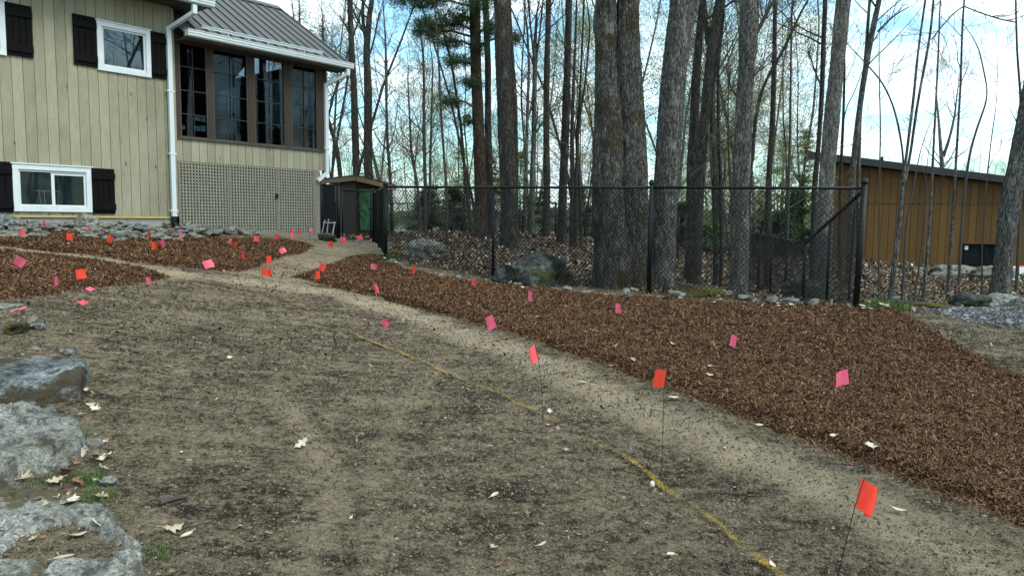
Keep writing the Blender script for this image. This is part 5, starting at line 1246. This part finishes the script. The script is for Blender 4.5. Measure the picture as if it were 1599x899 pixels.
hero('slim straight trunk right of the limbed dark trunk', 17.0, [[(1199, 420, 10), (1200, 290, 9), (1206, 200, 8), (1209, 100, 7), (1210, 0, 5)]], 'bark_dark', 13, .008, 16, .08, nbr=24)
hero('thin sinuous stem sweeping up right across the slim straight trunk', 14.0, [[(1168, 440, 7), (1170, 290, 6), (1176, 220, 5.5), (1183, 165, 5), (1195, 125, 4.5), (1213, 97, 4.5), (1228, 70, 4), (1240, 42, 3.5), (1258, 5, 3), (1262, 0, 2.5)]], 'bark_dark', 7, .006, 10, .1, nbr=10, first=.6, brlen=1)
hero('dark crooked trunk just left of the pale leaning trunk', 16.0, [[(1268, 430, 8), (1272, 290, 8), (1278, 230, 7), (1283, 150, 7), (1286, 60, 7), (1289, 0, 7)]], 'bark_dark', 12, .008, 14, .08, nbr=26, extra=[[(1284, 140, 3), (1272, 110, 2.5), (1262, 80, 2)]])
hero('two slim stems leaning right in front of the brown building roof', 17.0, [[(1326, 440, 10), (1330, 290, 9), (1337, 210, 8), (1348, 130, 8), (1362, 50, 8), (1373, 0, 7)], [(1338, 440, 5), (1341, 270, 5), (1343, 180, 5), (1350, 110, 5), (1358, 0, 4)]], 'bark_grey', 12, .008, 14, .08, nbr=22, extra=[[(1370, 50, 3), (1385, 35, 2.5), (1400, 22, 2), (1418, 12, 1.5)]])
hero('thin dark sapling between pale leaning trunk and the two slim stems', 18.0, [[(1311, 430, 5), (1312, 290, 5), (1317, 180, 4), (1319, 100, 3), (1318, 60, 2)]], 'bark_dark', 6, .005, 8, .1, nbr=14)
def sap(label, Y, stems, m='twig', **kw):
    kw.setdefault('nbr', 8); kw.setdefault('brlen', .9); kw.setdefault('fine', (3, 2)); kw.setdefault('top', 7)
    return hero(label, Y, stems, m, amp=.004, sides=8, step=.12, flare=0, name='sapling', **kw)
sap('forked sapling with two long stems at the left of the brown wall', 12.2, [[(1389, 474, 8), (1396, 420, 8), (1404, 356, 7), (1409, 300, 6), (1413, 262, 4), (1427, 150, 4), (1433, 83, 3), (1445, 0, 3)], [(1411, 290, 5), (1420, 253, 4), (1433, 160, 4), (1452, 60, 3.5), (1458, 0, 3)], [(1409, 290, 4), (1412, 250, 3), (1400, 180, 3), (1384, 137, 2.5), (1363, 110, 2), (1352, 100, 1.5)]], 'bark_grey')
sap('dark leaning sapling close right of the forked sapling', 12.4, [[(1407, 480, 4), (1412, 420, 4), (1414, 360, 3.5), (1420, 320, 3), (1427, 290, 2.5)]], nbr=5)
sap('thin crooked sapling second right of the forked sapling', 12.8, [[(1425, 475, 3), (1433, 430, 3), (1440, 380, 2.5), (1446, 310, 2)]], nbr=5)
sap('slender straight sapling left of the brown building window', 12.6, [[(1441, 470, 5.5), (1448, 400, 5), (1453, 330, 4.5), (1456, 263, 3.5), (1460, 187, 3), (1465, 87, 2.5), (1468, 0, 2)]], 'bark_grey')
sap('spotted sapling standing just left of the brown building window', 14.5, [[(1481, 440, 6), (1485, 380, 5), (1490, 300, 4), (1495, 217, 3.5), (1500, 133, 3), (1503, 33, 3), (1506, 0, 2.5)]], 'bark_grey', extra=[[(1505, 10, 2), (1490, 20, 2), (1468, 45, 2), (1455, 62, 2)], [(1505, 10, 2), (1530, 20, 2), (1560, 30, 2), (1585, 35, 2)]])
sap('curving sapling that bends right above the brown roof', 16.0, [[(1498, 430, 4), (1501, 360, 4), (1507, 290, 4), (1514, 240, 3.5), (1524, 205, 3), (1540, 160, 2.5), (1544, 150, 2), (1537, 115, 2), (1527, 68, 1.5), (1515, 55, 1)]])
sap('wispy sapling crossing the brown building window', 13.0, [[(1534, 455, 2.2), (1533, 400, 2), (1536, 350, 2), (1540, 290, 2), (1548, 215, 1.6), (1556, 165, 1)]], nbr=8)
sap('thin stem behind the mossy tree at the right edge', 14.5, [[(1586, 464, 5), (1590, 400, 5), (1593, 330, 4), (1592, 250, 4), (1594, 155, 3.5), (1588, 80, 3), (1586, 0, 2.5)]])
sap('faint sapling between the corner post and the forked sapling', 13.5, [[(1372, 460, 2.5), (1373, 380, 2.5), (1373, 300, 2.2), (1375, 200, 2), (1373, 120, 1.5)]])
sap('thin pole-like sapling right of the slim straight trunk above the low fence', 18.0, [[(1229, 400, 4), (1231, 290, 4), (1234, 200, 3.5), (1235, 100, 3), (1237, 0, 2.5)]])
sap('thin sapling rising left of the pine', 18.0, [[(698, 385, 5), (697, 290, 4.5), (690, 200, 4), (685, 100, 3), (681, 30, 2)]], nbr=12)
sap('thin leaning sapling whose top meets the pine boughs', 20.0, [[(736, 385, 5), (728, 290, 5), (720, 200, 4.5), (707, 110, 4), (693, 50, 3)]], 'bark_dark', nbr=12)
sap('thin upright tree with fine twigs right of the shed', 24.0, [[(612, 330, 6), (610, 290, 5), (605, 220, 4.5), (603, 150, 4), (602, 60, 3)]], nbr=26, brlen=1.6, fine=(4, 3, 2), first=.25)
sap('thin crooked tree left of the double stems, over the left fence panel', 24.0, [[(656, 340, 5), (652, 290, 4.5), (642, 235, 4), (640, 190, 3), (637, 130, 2)]], nbr=26, brlen=1.6, fine=(4, 3, 2), first=.25)
sap('pair of thin stems with a haze of twigs over the left fence panel', 23.0, [[(664, 360, 6), (664, 290, 5.5), (662, 200, 5), (662, 120, 4), (660, 70, 2.5)], [(670, 340, 4), (672, 250, 4), (674, 170, 3), (676, 100, 2)]], nbr=34, brlen=1.6, fine=(4, 3, 2), first=.25)
sap('cluster of slim stems immediately left of the twin-trunked tree', 18.5, [[(893, 380, 8), (894, 290, 8), (893, 200, 6), (897, 100, 4), (900, 20, 3)], [(900, 380, 6), (899, 290, 6), (903, 200, 4), (915, 120, 3), (922, 40, 2.5)], [(908, 380, 6), (905, 290, 6), (900, 220, 5), (906, 140, 4), (912, 0, 3)]], 'bark_dark', nbr=30, brlen=1.5, fine=(4, 3, 2), first=.3, top=11)
sap('pale forked small tree rising behind the brown roof', 32.0, [[(1471, 290, 7), (1471, 255, 6), (1467, 205, 4), (1465, 180, 3), (1462, 150, 2)], [(1473, 245, 5), (1483, 215, 4), (1491, 180, 3), (1494, 150, 2)]], 'bark_pale', nbr=34, brlen=2.2, fine=(4, 3, 2), first=.4)

# distant and mid-distance bare trees: prototypes then copies
def proto(seed, hgt, r, kids, nbr, first, budn, mt='bark_dark', spread=2.0):
    rs = np.random.RandomState(seed); root = empty('bare_tree', (0, 0, 0), 0); mb = MB(); mbb = MB(); tips = []
    n = 9; p = np.zeros(3)-[0, 0, .3]; d = np.array([rs.normal(0, .05), rs.normal(0, .05), 1.]); pts = [p]; rad = [r]
    for i in range(n): d = d+np.array([rs.normal(0, .06), rs.normal(0, .06), .05]); d /= np.linalg.norm(d); p = p+d*hgt/n; pts.append(p); rad.append(max(.01, r*(1-.85*((i+1)/n)**.9)))
    mb.tube(pts, rad, 9); P_ = np.array(pts); tt = np.linspace(0, 1, n+1)
    for k in range(nbr):
        f = rs.uniform(first, .99); q = np.array([np.interp(f, tt, P_[:, j]) for j in range(3)]); rr = np.interp(f, tt, rad); th = rs.uniform(0, 6.28); el = rs.uniform(.3, 1.15)
        grow(mbb, q, np.array([math.cos(th)*math.cos(el), math.sin(th)*math.cos(el), math.sin(el)]), spread*rs.uniform(.5, 1.3)*(1.3-.7*f), min(rr*.55, .04)*rs.uniform(.5, 1), 0, rs, 5, .35, kids, .004, tips)
    mb.build('trunk', MT[mt], root, True); mbb.build('branches', MT['twig' if seed % 2 else 'twig_grey'], root)
    if budn: mq = MB(); buds(mq, tips, rs, budn, .045, .25); mq.build('buds', MT['bud'], root)
    return root
protos_t = [proto(1, 15, .08, (4, 3, 2), 26, .25, 0), proto(2, 13, .075, (4, 3, 2), 24, .2, 0, 'bark_grey'), proto(3, 17, .09, (4, 3, 2), 26, .35, 0), proto(4, 10, .05, (4, 3, 2), 24, .15, 5),
            proto(5, 12, .06, (4, 3, 2), 26, .15, 0, 'bark_grey'), proto(6, 9, .045, (4, 3, 2), 26, .12, 6), proto(7, 16, .07, (4, 3, 2), 28, .3, 0)]
used_p = [False]*len(protos_t)
def place_tree(k, x, y, rz, sc, label, group, tilt=(0, 0)):
    src = protos_t[k]; z = Hs(x, y)
    if used_p[k]:
        r = src.copy(); COL.objects.link(r)
        for ch in list(src.children): c = ch.copy(); COL.objects.link(c); c.parent = r
    else: r = src; used_p[k] = True
    r.location = (x, y, z); r.rotation_euler = (tilt[0], tilt[1], rz); r.scale = (sc, sc, sc); tag(r, label, 'tree', group)
rs = np.random.RandomState(12); placed = []
def spot(px, Y, mind=.8):
    x = (px-799.5)/F*Y
    if all((x-a)**2+(Y-b)**2 > mind**2 for a, b in placed): placed.append((x, Y)); return x
for k in range(115):
    px = 505+(rs.uniform(0, 1)**1.2)*700; Y = 24+ (rs.uniform(0, 1)**.8)*42
    if px < 640 and Y < 28: Y += 6
    x = spot(px, Y)
    if x is None: continue
    if k > 150 and px < 900: continue
    place_tree(rs.randint(7), x, Y, rs.uniform(0, 6.28), rs.uniform(.75, 1.15), 'bare tree standing in the woods beyond the far fence', 'bare trees in the woods beyond the fence', (rs.normal(0, .03), rs.normal(0, .04)))
for k in range(14):
    px = rs.uniform(1000, 1260); Y = rs.uniform(20.5, 25); x = spot(px, Y)
    if x is None: continue
    place_tree(rs.choice([1, 3, 4, 5]), x, Y, rs.uniform(0, 6.28), rs.uniform(.7, 1.0), 'slim bare tree just beyond the low fence', 'slim bare trees just beyond the low fence')
for k in range(9):
    px = rs.uniform(1040, 1275); Y = rs.uniform(23, 34); x = spot(px, Y, .6)
    if x is None: continue
    place_tree(rs.choice([3, 5]), x, Y, rs.uniform(0, 6.28), rs.uniform(.45, .75), 'small young tree in pale green bud beyond the low fence', 'budding young trees beyond the low fence')
for k in range(34):
    px = rs.uniform(1300, 1640); Y = rs.uniform(46, 75); x = (px-799.5)/F*Y
    place_tree(rs.choice([3, 5, 4]), x, Y, rs.uniform(0, 6.28), rs.uniform(.42, .68), 'small budding tree on the rise behind the brown building', 'budding trees behind the brown building')
for k in range(12):
    px = rs.uniform(330, 520); Y = rs.uniform(30, 50); x = (px-799.5)/F*Y
    place_tree(rs.randint(7), x, Y, rs.uniform(0, 6.28), rs.uniform(.9, 1.2), 'bare tree rising behind the house roof', 'bare trees behind the house')
for k in range(26):  # woods behind and right of the camera, reflected in the windows
    a = math.radians(rs.uniform(75, 130)); d = rs.uniform(14, 34); x, y = d*math.sin(a), d*math.cos(a)
    place_tree(rs.choice([0, 2, 6, 4]), x, y, rs.uniform(0, 6.28), rs.uniform(.9, 1.3), 'bare tree standing to the right of the yard, mirrored in the windows', 'bare trees right of the yard')
for k in range(16):
    place_tree([2, 6, 0][k % 3], rs.uniform(13, 26), rs.uniform(-4, 7.5), rs.uniform(0, 6.28), rs.uniform(1.3, 2.1), 'stout bare tree right of the yard, mirrored in the upper window', 'stout bare trees right of the yard')
# ------------------------------------------------------------------ evergreen foliage
def needles(mb, c, rad, n, rs, ln=.09, wd=.012, clump=14):
    """needle tufts: clumps of slivers inside an ellipsoid"""
    m = n//clump; u = rs.normal(0, 1, (m, 3)); u /= np.linalg.norm(u, axis=1)[:, None]; q = c+u*(rs.uniform(.1, 1, (m, 1))**.5)*np.array(rad)
    cc_ = np.repeat(q, clump, 0)+rs.normal(0, .06, (m*clump, 3)); N_ = len(cc_)
    scatter(mb, cc_[:, 0], cc_[:, 1], cc_[:, 2], rs.uniform(.6, 1.2, N_)*ln, np.full(N_, wd), .8, rs=rs)
rs = np.random.RandomState(33)
o_ = np.array(pine1.location); mbn = MB(); mbl = MB()
for (px, py, w, h) in [(655, 3, 48, 7), (690, 40, 46, 10), (664, 50, 24, 11), (715, 28, 30, 12), (700, 66, 26, 5), (713, 98, 24, 6), (745, 8, 30, 14), (735, 130, 18, 5), (770, 45, 22, 10), (690, -20, 60, 12), (640, -25, 40, 10), (780, -10, 40, 12), (800, 62, 14, 6), (745, 75, 14, 8), (728, 190, 10, 12), (705, 160, 16, 5)]:
    c = P(px, py, 19+rs.uniform(-.8, .6)); s_ = 19/F
    needles(mbn, c-o_, (w*s_, .7, h*s_), int(60*w), rs, .10, .011)
    zz0 = np.interp(py, [-40, 300], [8, 2]); tx = P(745, py+10, 19)
    mid = (tx+c)/2+[0, 0, .1]; mbl.tube(np.array([tx, mid, c, c+(c-tx)*.35])-o_, [.035, .025, .015, .006], 5, cap=False)
    for j in range(8):
        q = c+rs.normal(0, 1, 3)*[w*s_*.4, .4, h*s_*.3]; mbl.tube(np.array([mid, (mid+q)/2, q])-o_, [.012, .008, .004], 3, cap=False)
mbn.build('needle_boughs', MT['needle'], pine1); mbl.build('limbs', MT['twig'], pine1)
def conifer(px, Y, pyt, wpx, label, n=2600, m='needle', name='evergreen_tree', base=None, dens=1, gaps=.5, ln=.10, wd=.036):
    x = (px-799.5)/F*Y; z = Hs(x, Y); zt = P(px, pyt, Y)[2]; hgt = zt-z; r = wpx*Y/F; rs = np.random.RandomState(int(px*7+Y))
    root = empty(name, (x, Y, z), 0, label, 'tree'); mb = MB(); mb.tube([(0, 0, -.2), (.05, 0, hgt*.5), (0, 0, hgt)], [.03+hgt*.012, .02+hgt*.006, .006], 7); mbq = MB()
    nb = int(26+hgt*6)
    for k in range(nb):
        f = (k+.5)/nb; f0 = base or .08
        f = f0+(1-f0)*f; th = rs.uniform(0, 6.28); L_ = r*(1-f)**.7*rs.uniform(.45, 1.15)+.12; d = np.array([math.cos(th), math.sin(th), rs.uniform(-.15, .3)])
        q0 = np.array([0, 0, hgt*f]); q1 = q0+d*L_; mb.tube([q0, (q0+q1)/2+[0, 0, .04], q1], [.012, .008, .004], 3, cap=False)
        if rs.uniform() < gaps*.35: continue
        mm = int(1.7*n/nb); t = rs.uniform(.25, 1.05, mm)[:, None]; c = q0+(q1-q0)*t+rs.normal(0, 1, (mm, 3))*[.12, .12, .05]
        scatter(mbq, c[:, 0], c[:, 1], c[:, 2], rs.uniform(.6, 1.3, mm)*ln, rs.uniform(.6, 1.2, mm)*wd, .35, rs=rs)
    mb.build('trunk', MT['bark_dark'], root, True); mbq.build('foliage', MT[m], root); return root
conifer(664, 27, 300, 38, 'dark young evergreen behind the left fence panel, near the lake gap', 4200)
conifer(600, 31, 306, 16, 'low evergreen just right of the shed, behind the far fence', 2600)
conifer(706, 28, 296, 24, 'bushy evergreen filling the gap left of the pine trunk', 4200)
conifer(672, 33, 290, 38, 'evergreen farther back between two bushy evergreens', 3000, base=.25)
conifer(760, 24.5, 232, 26, 'narrow evergreen with sparse boughs at the foot of the pine', 3600, gaps=1)
conifer(722, 30, 235, 24, 'thin pale evergreen showing left of the pine trunk', 2200, 'needle_light', gaps=1.2)
conifer(815, 27, 238, 26, 'yellow-green sparse young tree right of the broad dark trunk', 2400, 'needle_light', gaps=1.2)
conifer(845, 33, 300, 40, 'evergreen behind the very straight slim trunk', 3600)
conifer(905, 30, 292, 36, 'evergreen behind the cluster of slim stems', 3000)
conifer(1062, 25, 318, 30, 'evergreen low between the leaning grey tree and dark trunks', 3200)
conifer(1110, 23, 352, 26, 'bright green young evergreen under the back rail', 3000, 'needle_light')
conifer(1135, 30, 240, 34, 'tall pale evergreen glimpsed behind the limbed dark trunk', 3600, 'needle_light', gaps=1.1)
conifer(1185, 27, 300, 30, 'evergreen right of the limbed dark trunk', 3000)
conifer(1215, 33, 196, 30, 'tall yellow-green pine above the low fence, left one', 4200, 'needle_light', gaps=1, ln=.11)
conifer(1248, 30, 205, 34, 'tall yellow-green pine beside the building overhang', 5200, 'needle_light', gaps=.9, ln=.11)
conifer(1240, 24, 300, 34, 'dense bright green evergreen behind the low fence corner', 5200, 'needle_light')
conifer(1215, 22, 335, 24, 'small dark evergreen by the low fence posts', 2600)
conifer(1050, 38, 210, 34, 'distant pale evergreen behind the leaning grey tree', 2600, 'needle_light', gaps=1.1)
conifer(472, 27, -40, 48, 'sparse airy pine behind the porch roof, left one', 1900, 'needle', gaps=1.6, base=.55, ln=.13, wd=.016)
conifer(506, 29, 40, 36, 'sparse airy pine behind the porch roof, right one', 1300, 'needle', gaps=1.6, base=.55, ln=.13, wd=.016)
conifer(780, 40, 270, 46, 'far evergreen behind the broad dark trunk', 2400)
conifer(960, 42, 280, 50, 'far evergreen behind the twin-trunked tree', 2400)
conifer(560, 40, 270, 46, 'far evergreen behind the shed', 1800)
# bare brush just behind the fence
rs = np.random.RandomState(77)
for k in range(26):
    px = rs.uniform(608, 790) if k < 16 else rs.uniform(880, 1340); Y = rs.uniform(13.9, 18) if k < 16 else rs.uniform(11.5, 17)
    x = (px-799.5)/F*Y; z = Hs(x, Y); mb = MB()
    for j in range(rs.randint(2, 5)): grow(mb, np.array([rs.normal(0, .05), rs.normal(0, .05), -.05]), np.array([rs.normal(0, .3), rs.normal(0, .3), 1.]), rs.uniform(.5, 1.4), .006, 0, rs, 4, .4, (4, 3), .0018, None, .18)
    o = mb.build('brush_stem', MT['twig'], label='leafless brush growing through the dead leaves behind the fence', cat='shrub', group='leafless brush behind the fence'); o.location = (x, Y, z)

# ------------------------------------------------------------------ small stuff: oak leaves, tufts, sticks
def leaf_outline(kind):
    if kind == 0:  # lobed oak
        r = []
        for t in np.linspace(0, 1, 15): w_ = (.30*math.sin(math.pi*min(1, t*1.02)**.8))*(1+.55*math.sin(t*19)) + .02; r.append((t, max(.015, w_)))
        return r
    return [(t, .26*math.sin(math.pi*t)**.8+.012) for t in np.linspace(0, 1, 11)]
simple('leaf_tan', (.42, .33, .22), .8, 0, .2, .2, 20); simple('leaf_pale', (.55, .47, .36), .8, 0, .2, .15, 20); simple('leaf_brown', (.24, .12, .06), .8, 0, .2, .25, 20); simple('leaf_red', (.16, .055, .03), .7, 0, .2, .25, 20)
def leaf(px, py, s, m, kind, label, seed, group=None, lift=.012):
    rs = np.random.RandomState(seed); g = G(px, py); z = surf([g[0]], [g[1]])[0]
    for b_ in beds:
        if inside(np.array([g[0]]), np.array([g[1]]), b_)[0]: z += .06
    s = s*.66; out = leaf_outline(kind); V = []; yaw = rs.uniform(0, 6.28); cu_ = rs.uniform(.1, .35); cv = rs.uniform(-.2, .8)
    for (t, w_) in out:
        for q in (-1, -.5, 0, .5, 1): V.append(((t-.5)*s, q*w_*s, abs(q)*w_*s*cv*.7+cu_*s*(2*t-1)**2*.5))
    V = np.array(V); n = len(out); i = (np.arange(n-1)[:, None]*5+np.arange(4)[None]).ravel(); mb = MB(); mb.add(V, np.stack([i, i+5, i+6, i+1], -1)); mb.bar((-.5*s, 0, cu_*s*.5), (-.75*s, .02*s, cu_*s*.6), .0025)
    o = mb.build('dead_leaf', MT[m], smooth=True, label=label, cat='leaf', group=group); o.location = (g[0], g[1], z+lift); o.rotation_euler = (rs.normal(0, .25), rs.normal(0, .25), yaw)
LV = [(120, 842, .13, 'leaf_tan', 1, 'smooth tan leaf lying on the bedrock at the bottom left'), (160, 826, .15, 'leaf_pale', 0, 'pale star-shaped oak leaf on the bedrock at the bottom left'), (100, 880, .13, 'leaf_tan', 1, 'grey-tan leaf near the bottom left corner'),
      (60, 789, .09, 'leaf_red', 1, 'dark red leaf lying on the bedrock'), (112, 790, .16, 'leaf_pale', 0, 'long pale oak leaf at the upper edge of the bedrock'), (85, 762, .12, 'leaf_tan', 0, 'tan oak leaf in the gap between the two lower rocks'), (35, 752, .15, 'leaf_tan', 0, 'large tan oak leaf wedged under the low flat rock'),
      (104, 742, .12, 'leaf_brown', 1, 'curled orange-brown leaf standing in the rock gap'), (172, 716, .12, 'leaf_pale', 0, 'pale lobed leaf on the dirt beside the low flat rock'), (160, 738, .12, 'leaf_tan', 0, 'tan ragged leaf above the lower grass tuft'), (130, 713, .11, 'leaf_pale', 0, 'pale leaf at the right end of the low flat rock'),
      (95, 722, .13, 'leaf_pale', 1, 'broad pale leaf on the low flat rock'), (120, 762, .1, 'leaf_brown', 0, 'brown leaf among the grass blades'), (150, 640, .11, 'leaf_pale', 0, 'pale leaf at the right foot of the big boulder'), (142, 633, .1, 'leaf_tan', 1, 'tan leaf leaning on the big boulder corner'),
      (128, 650, .11, 'leaf_tan', 0, 'tan leaf in front of the big boulder corner'), (135, 612, .09, 'leaf_pale', 1, 'pale leaf right of the big boulder'), (130, 582, .08, 'leaf_pale', 1, 'pale leaf above the big boulder corner'), (270, 828, .15, 'leaf_tan', 0, 'long curled tan leaf on the dirt right of the bedrock'),
      (292, 840, .1, 'leaf_pale', 1, 'small pale leaf right of the curled tan leaf'), (470, 697, .14, 'leaf_pale', 0, 'pale oak leaf alone on the bare dirt left of centre'), (773, 776, .08, 'leaf_pale', 1, 'round pale leaf on the dirt at bottom centre'), (1047, 877, .09, 'leaf_pale', 1, 'pale leaf at the bottom centre right'),
      (1358, 713, .14, 'leaf_pale', 0, 'pale leaf on the lower edge of the mulch at right'), (1404, 805, .11, 'leaf_pale', 1, 'pale leaf on the dirt right of the nearest flag'), (1300, 695, .07, 'leaf_pale', 1, 'small pale leaf in the mulch above the edge'), (1206, 889, .07, 'leaf_pale', 1, 'small white leaf beside the end of the yellow line'),
      (909, 600, .13, 'leaf_pale', 1, 'narrow pale leaf on the dirt below the bed edge'), (952, 574, .12, 'leaf_pale', 1, 'narrow pale leaf at the mulch edge centre'), (1052, 625, .12, 'leaf_pale', 1, 'narrow pale leaf right of the orange flag wire'), (432, 567, .12, 'leaf_pale', 1, 'flat pale leaf on the dirt left of the yellow line'),
      (360, 562, .10, 'leaf_pale', 1, 'thin pale leaf on the dirt in the middle distance'), (1186, 668, .08, 'leaf_pale', 1, 'pale leaf where dirt meets mulch'), (1382, 668, .09, 'leaf_pale', 1, 'pale leaf in the mulch right of the square pink flag'), (840, 503, .1, 'leaf_pale', 0, 'pale leaf in the mulch right of the central pink flag'),
      (920, 487, .12, 'leaf_pale', 0, 'pale curled leaf in the mulch below the twin tree'), (1050, 547, .09, 'leaf_pale', 0, 'white leaf scrap in the mulch left of the lone pink flag'), (1108, 584, .09, 'leaf_pale', 0, 'white leaf scrap in the mulch below the lone pink flag')]
for k, (px, py, s_, m_, kd, lb) in enumerate(LV): leaf(px, py, s_, m_, kd, lb, 700+k, 'dead leaves in the foreground', .02)
rs = np.random.RandomState(91)
for k in range(60):
    if k < 34: px, py = rs.uniform(20, 185), rs.uniform(640, 860); px = 95+(px-95)*.8
    else: px, py = rs.uniform(250, 1250), rs.uniform(520, 890)
    leaf(px, py, rs.uniform(.04, .09), rs.choice(['leaf_tan', 'leaf_pale', 'leaf_brown']), rs.randint(2), 'small dead leaf scrap between the rocks at the left' if k < 34 else 'small pale leaf scrap scattered on the bare dirt', 900+k, 'dead leaf scraps')
for k in range(70):
    px = rs.uniform(590, 1400); py = np.interp(px, [585, 640, 700, 770, 850, 940, 1020, 1180, 1345, 1400], [400, 424, 436, 446, 453, 462, 468, 480, 488, 488])+rs.uniform(-4, 5)
    leaf(px, py, rs.uniform(.08, .13), rs.choice(['leaf_tan', 'leaf_pale']), rs.randint(2), 'dead oak leaf drifted against the foot of the fence', 1000+k, 'dead leaves along the fence foot')
def tuft(px, py, r, hgt, n, lb, seed, m='grass'):
    g = G(px, py); rs = np.random.RandomState(seed); mb = MB(); z = surf([g[0]], [g[1]])[0]
    for k in range(n):
        a = rs.uniform(0, 6.28); q = rs.uniform(0, 1)**.6*r; p = np.array([math.cos(a)*q, math.sin(a)*q, -.01]); l_ = hgt*rs.uniform(.5, 1.2); ln_ = rs.normal(0, .5, 2)*l_; w_ = .0022; s_ = np.array([math.sin(a*3), math.cos(a*3), 0])*w_*max(1, g[1]/5)
        m_ = p+np.array([ln_[0]*.35, ln_[1]*.35, l_*.6]); t_ = p+np.array([ln_[0], ln_[1], l_*.9]); mb.add([p-s_, p+s_, m_+s_*.8, m_-s_*.8], [(0, 1, 2, 3)]); mb.add([m_-s_*.8, m_+s_*.8, t_], None, [(0, 1, 2)])
    o = mb.build('grass_tuft', MT[m], label=lb, cat='grass tuft'); o.location = (g[0], g[1], z)
tuft(108, 682, .10, .07, 170, 'grass tuft at the right end of the low flat rock', 1); tuft(137, 752, .10, .06, 150, 'grass tuft among oak leaves between the lower rocks', 2); tuft(155, 778, .09, .06, 120, 'grass tuft at the upper right of the bedrock', 3)
tuft(62, 757, .07, .05, 80, 'small grass tuft in the dark gap under the low flat rock', 4); tuft(235, 872, .08, .06, 90, 'pale grass tuft at the bottom right of the bedrock', 5); tuft(200, 808, .06, .03, 60, 'sparse grass sprout on the bedrock edge', 6)
tuft(1384, 483, .28, .14, 420, 'bright green grass tuft right of the fence corner post', 7); tuft(610, 405, .14, .16, 160, 'green sprout at the foot of the fence corner', 8)
mb = MB(); a_ = G(1090, 775); b_ = G(1232, 776); n = 14; T_ = np.linspace(0, 1, n)[:, None]; pp = a_*(1-T_)+b_*T_; pp[:, 1] += .03*np.sin(T_[:, 0]*7); pp[:, 2] = surf(pp[:, 0], pp[:, 1])+.012
mb.tube(pp, np.linspace(.003, .0015, n), 5); tag(mb.build('twig', MT['wire']), 'thin black twig lying on the dirt below the orange flag wire', 'twig')
mb = MB(); a_ = G(250, 790); b_ = G(296, 778); T_ = np.linspace(0, 1, 8)[:, None]; pp = a_*(1-T_)+b_*T_; pp[:, 2] = np.linspace(surf([a_[0]], [a_[1]])[0], surf([b_[0]], [b_[1]])[0], 8)+.018; pp[:, 1] += .012*np.sin(T_[:, 0]*4)
mb.tube(pp, np.linspace(.014, .006, 8), 5); tag(mb.build('bark_piece', MT['twig']), 'dark piece of bark pressed into the dirt right of the rocks', 'bark')
# thin wire cages standing in the rocks by the house
for (px, py, hpx, lb) in ((76, 345, 55, 'thin wire plant cage in front of the ground-floor window'), (197, 352, 42, 'thin wire plant cage left of the white downspout')):
    q = wt(px, py, -.45); loc = hw(q[0], -.45); z = Hs(*loc); e_ = empty('wire_cage', (*loc, z), .3, lb, 'plant cage'); h_ = hpx/90; mb = MB()
    for a in (0, 2.1, 4.2): mb.tube([(math.cos(a)*.07, math.sin(a)*.07, -.05), (math.cos(a)*.15, math.sin(a)*.15, h_)], .0013, 4)
    for f_, r_ in ((.45, .11), (.98, .15)): A2_ = np.linspace(0, 2*math.pi, 13); mb.tube(np.stack([np.cos(A2_)*r_, np.sin(A2_)*r_, A2_*0+h_*f_], -1), .0013, 4)
    mb.build('wire', MT['galvanised'], e_)

bpy.context.view_layer.update()
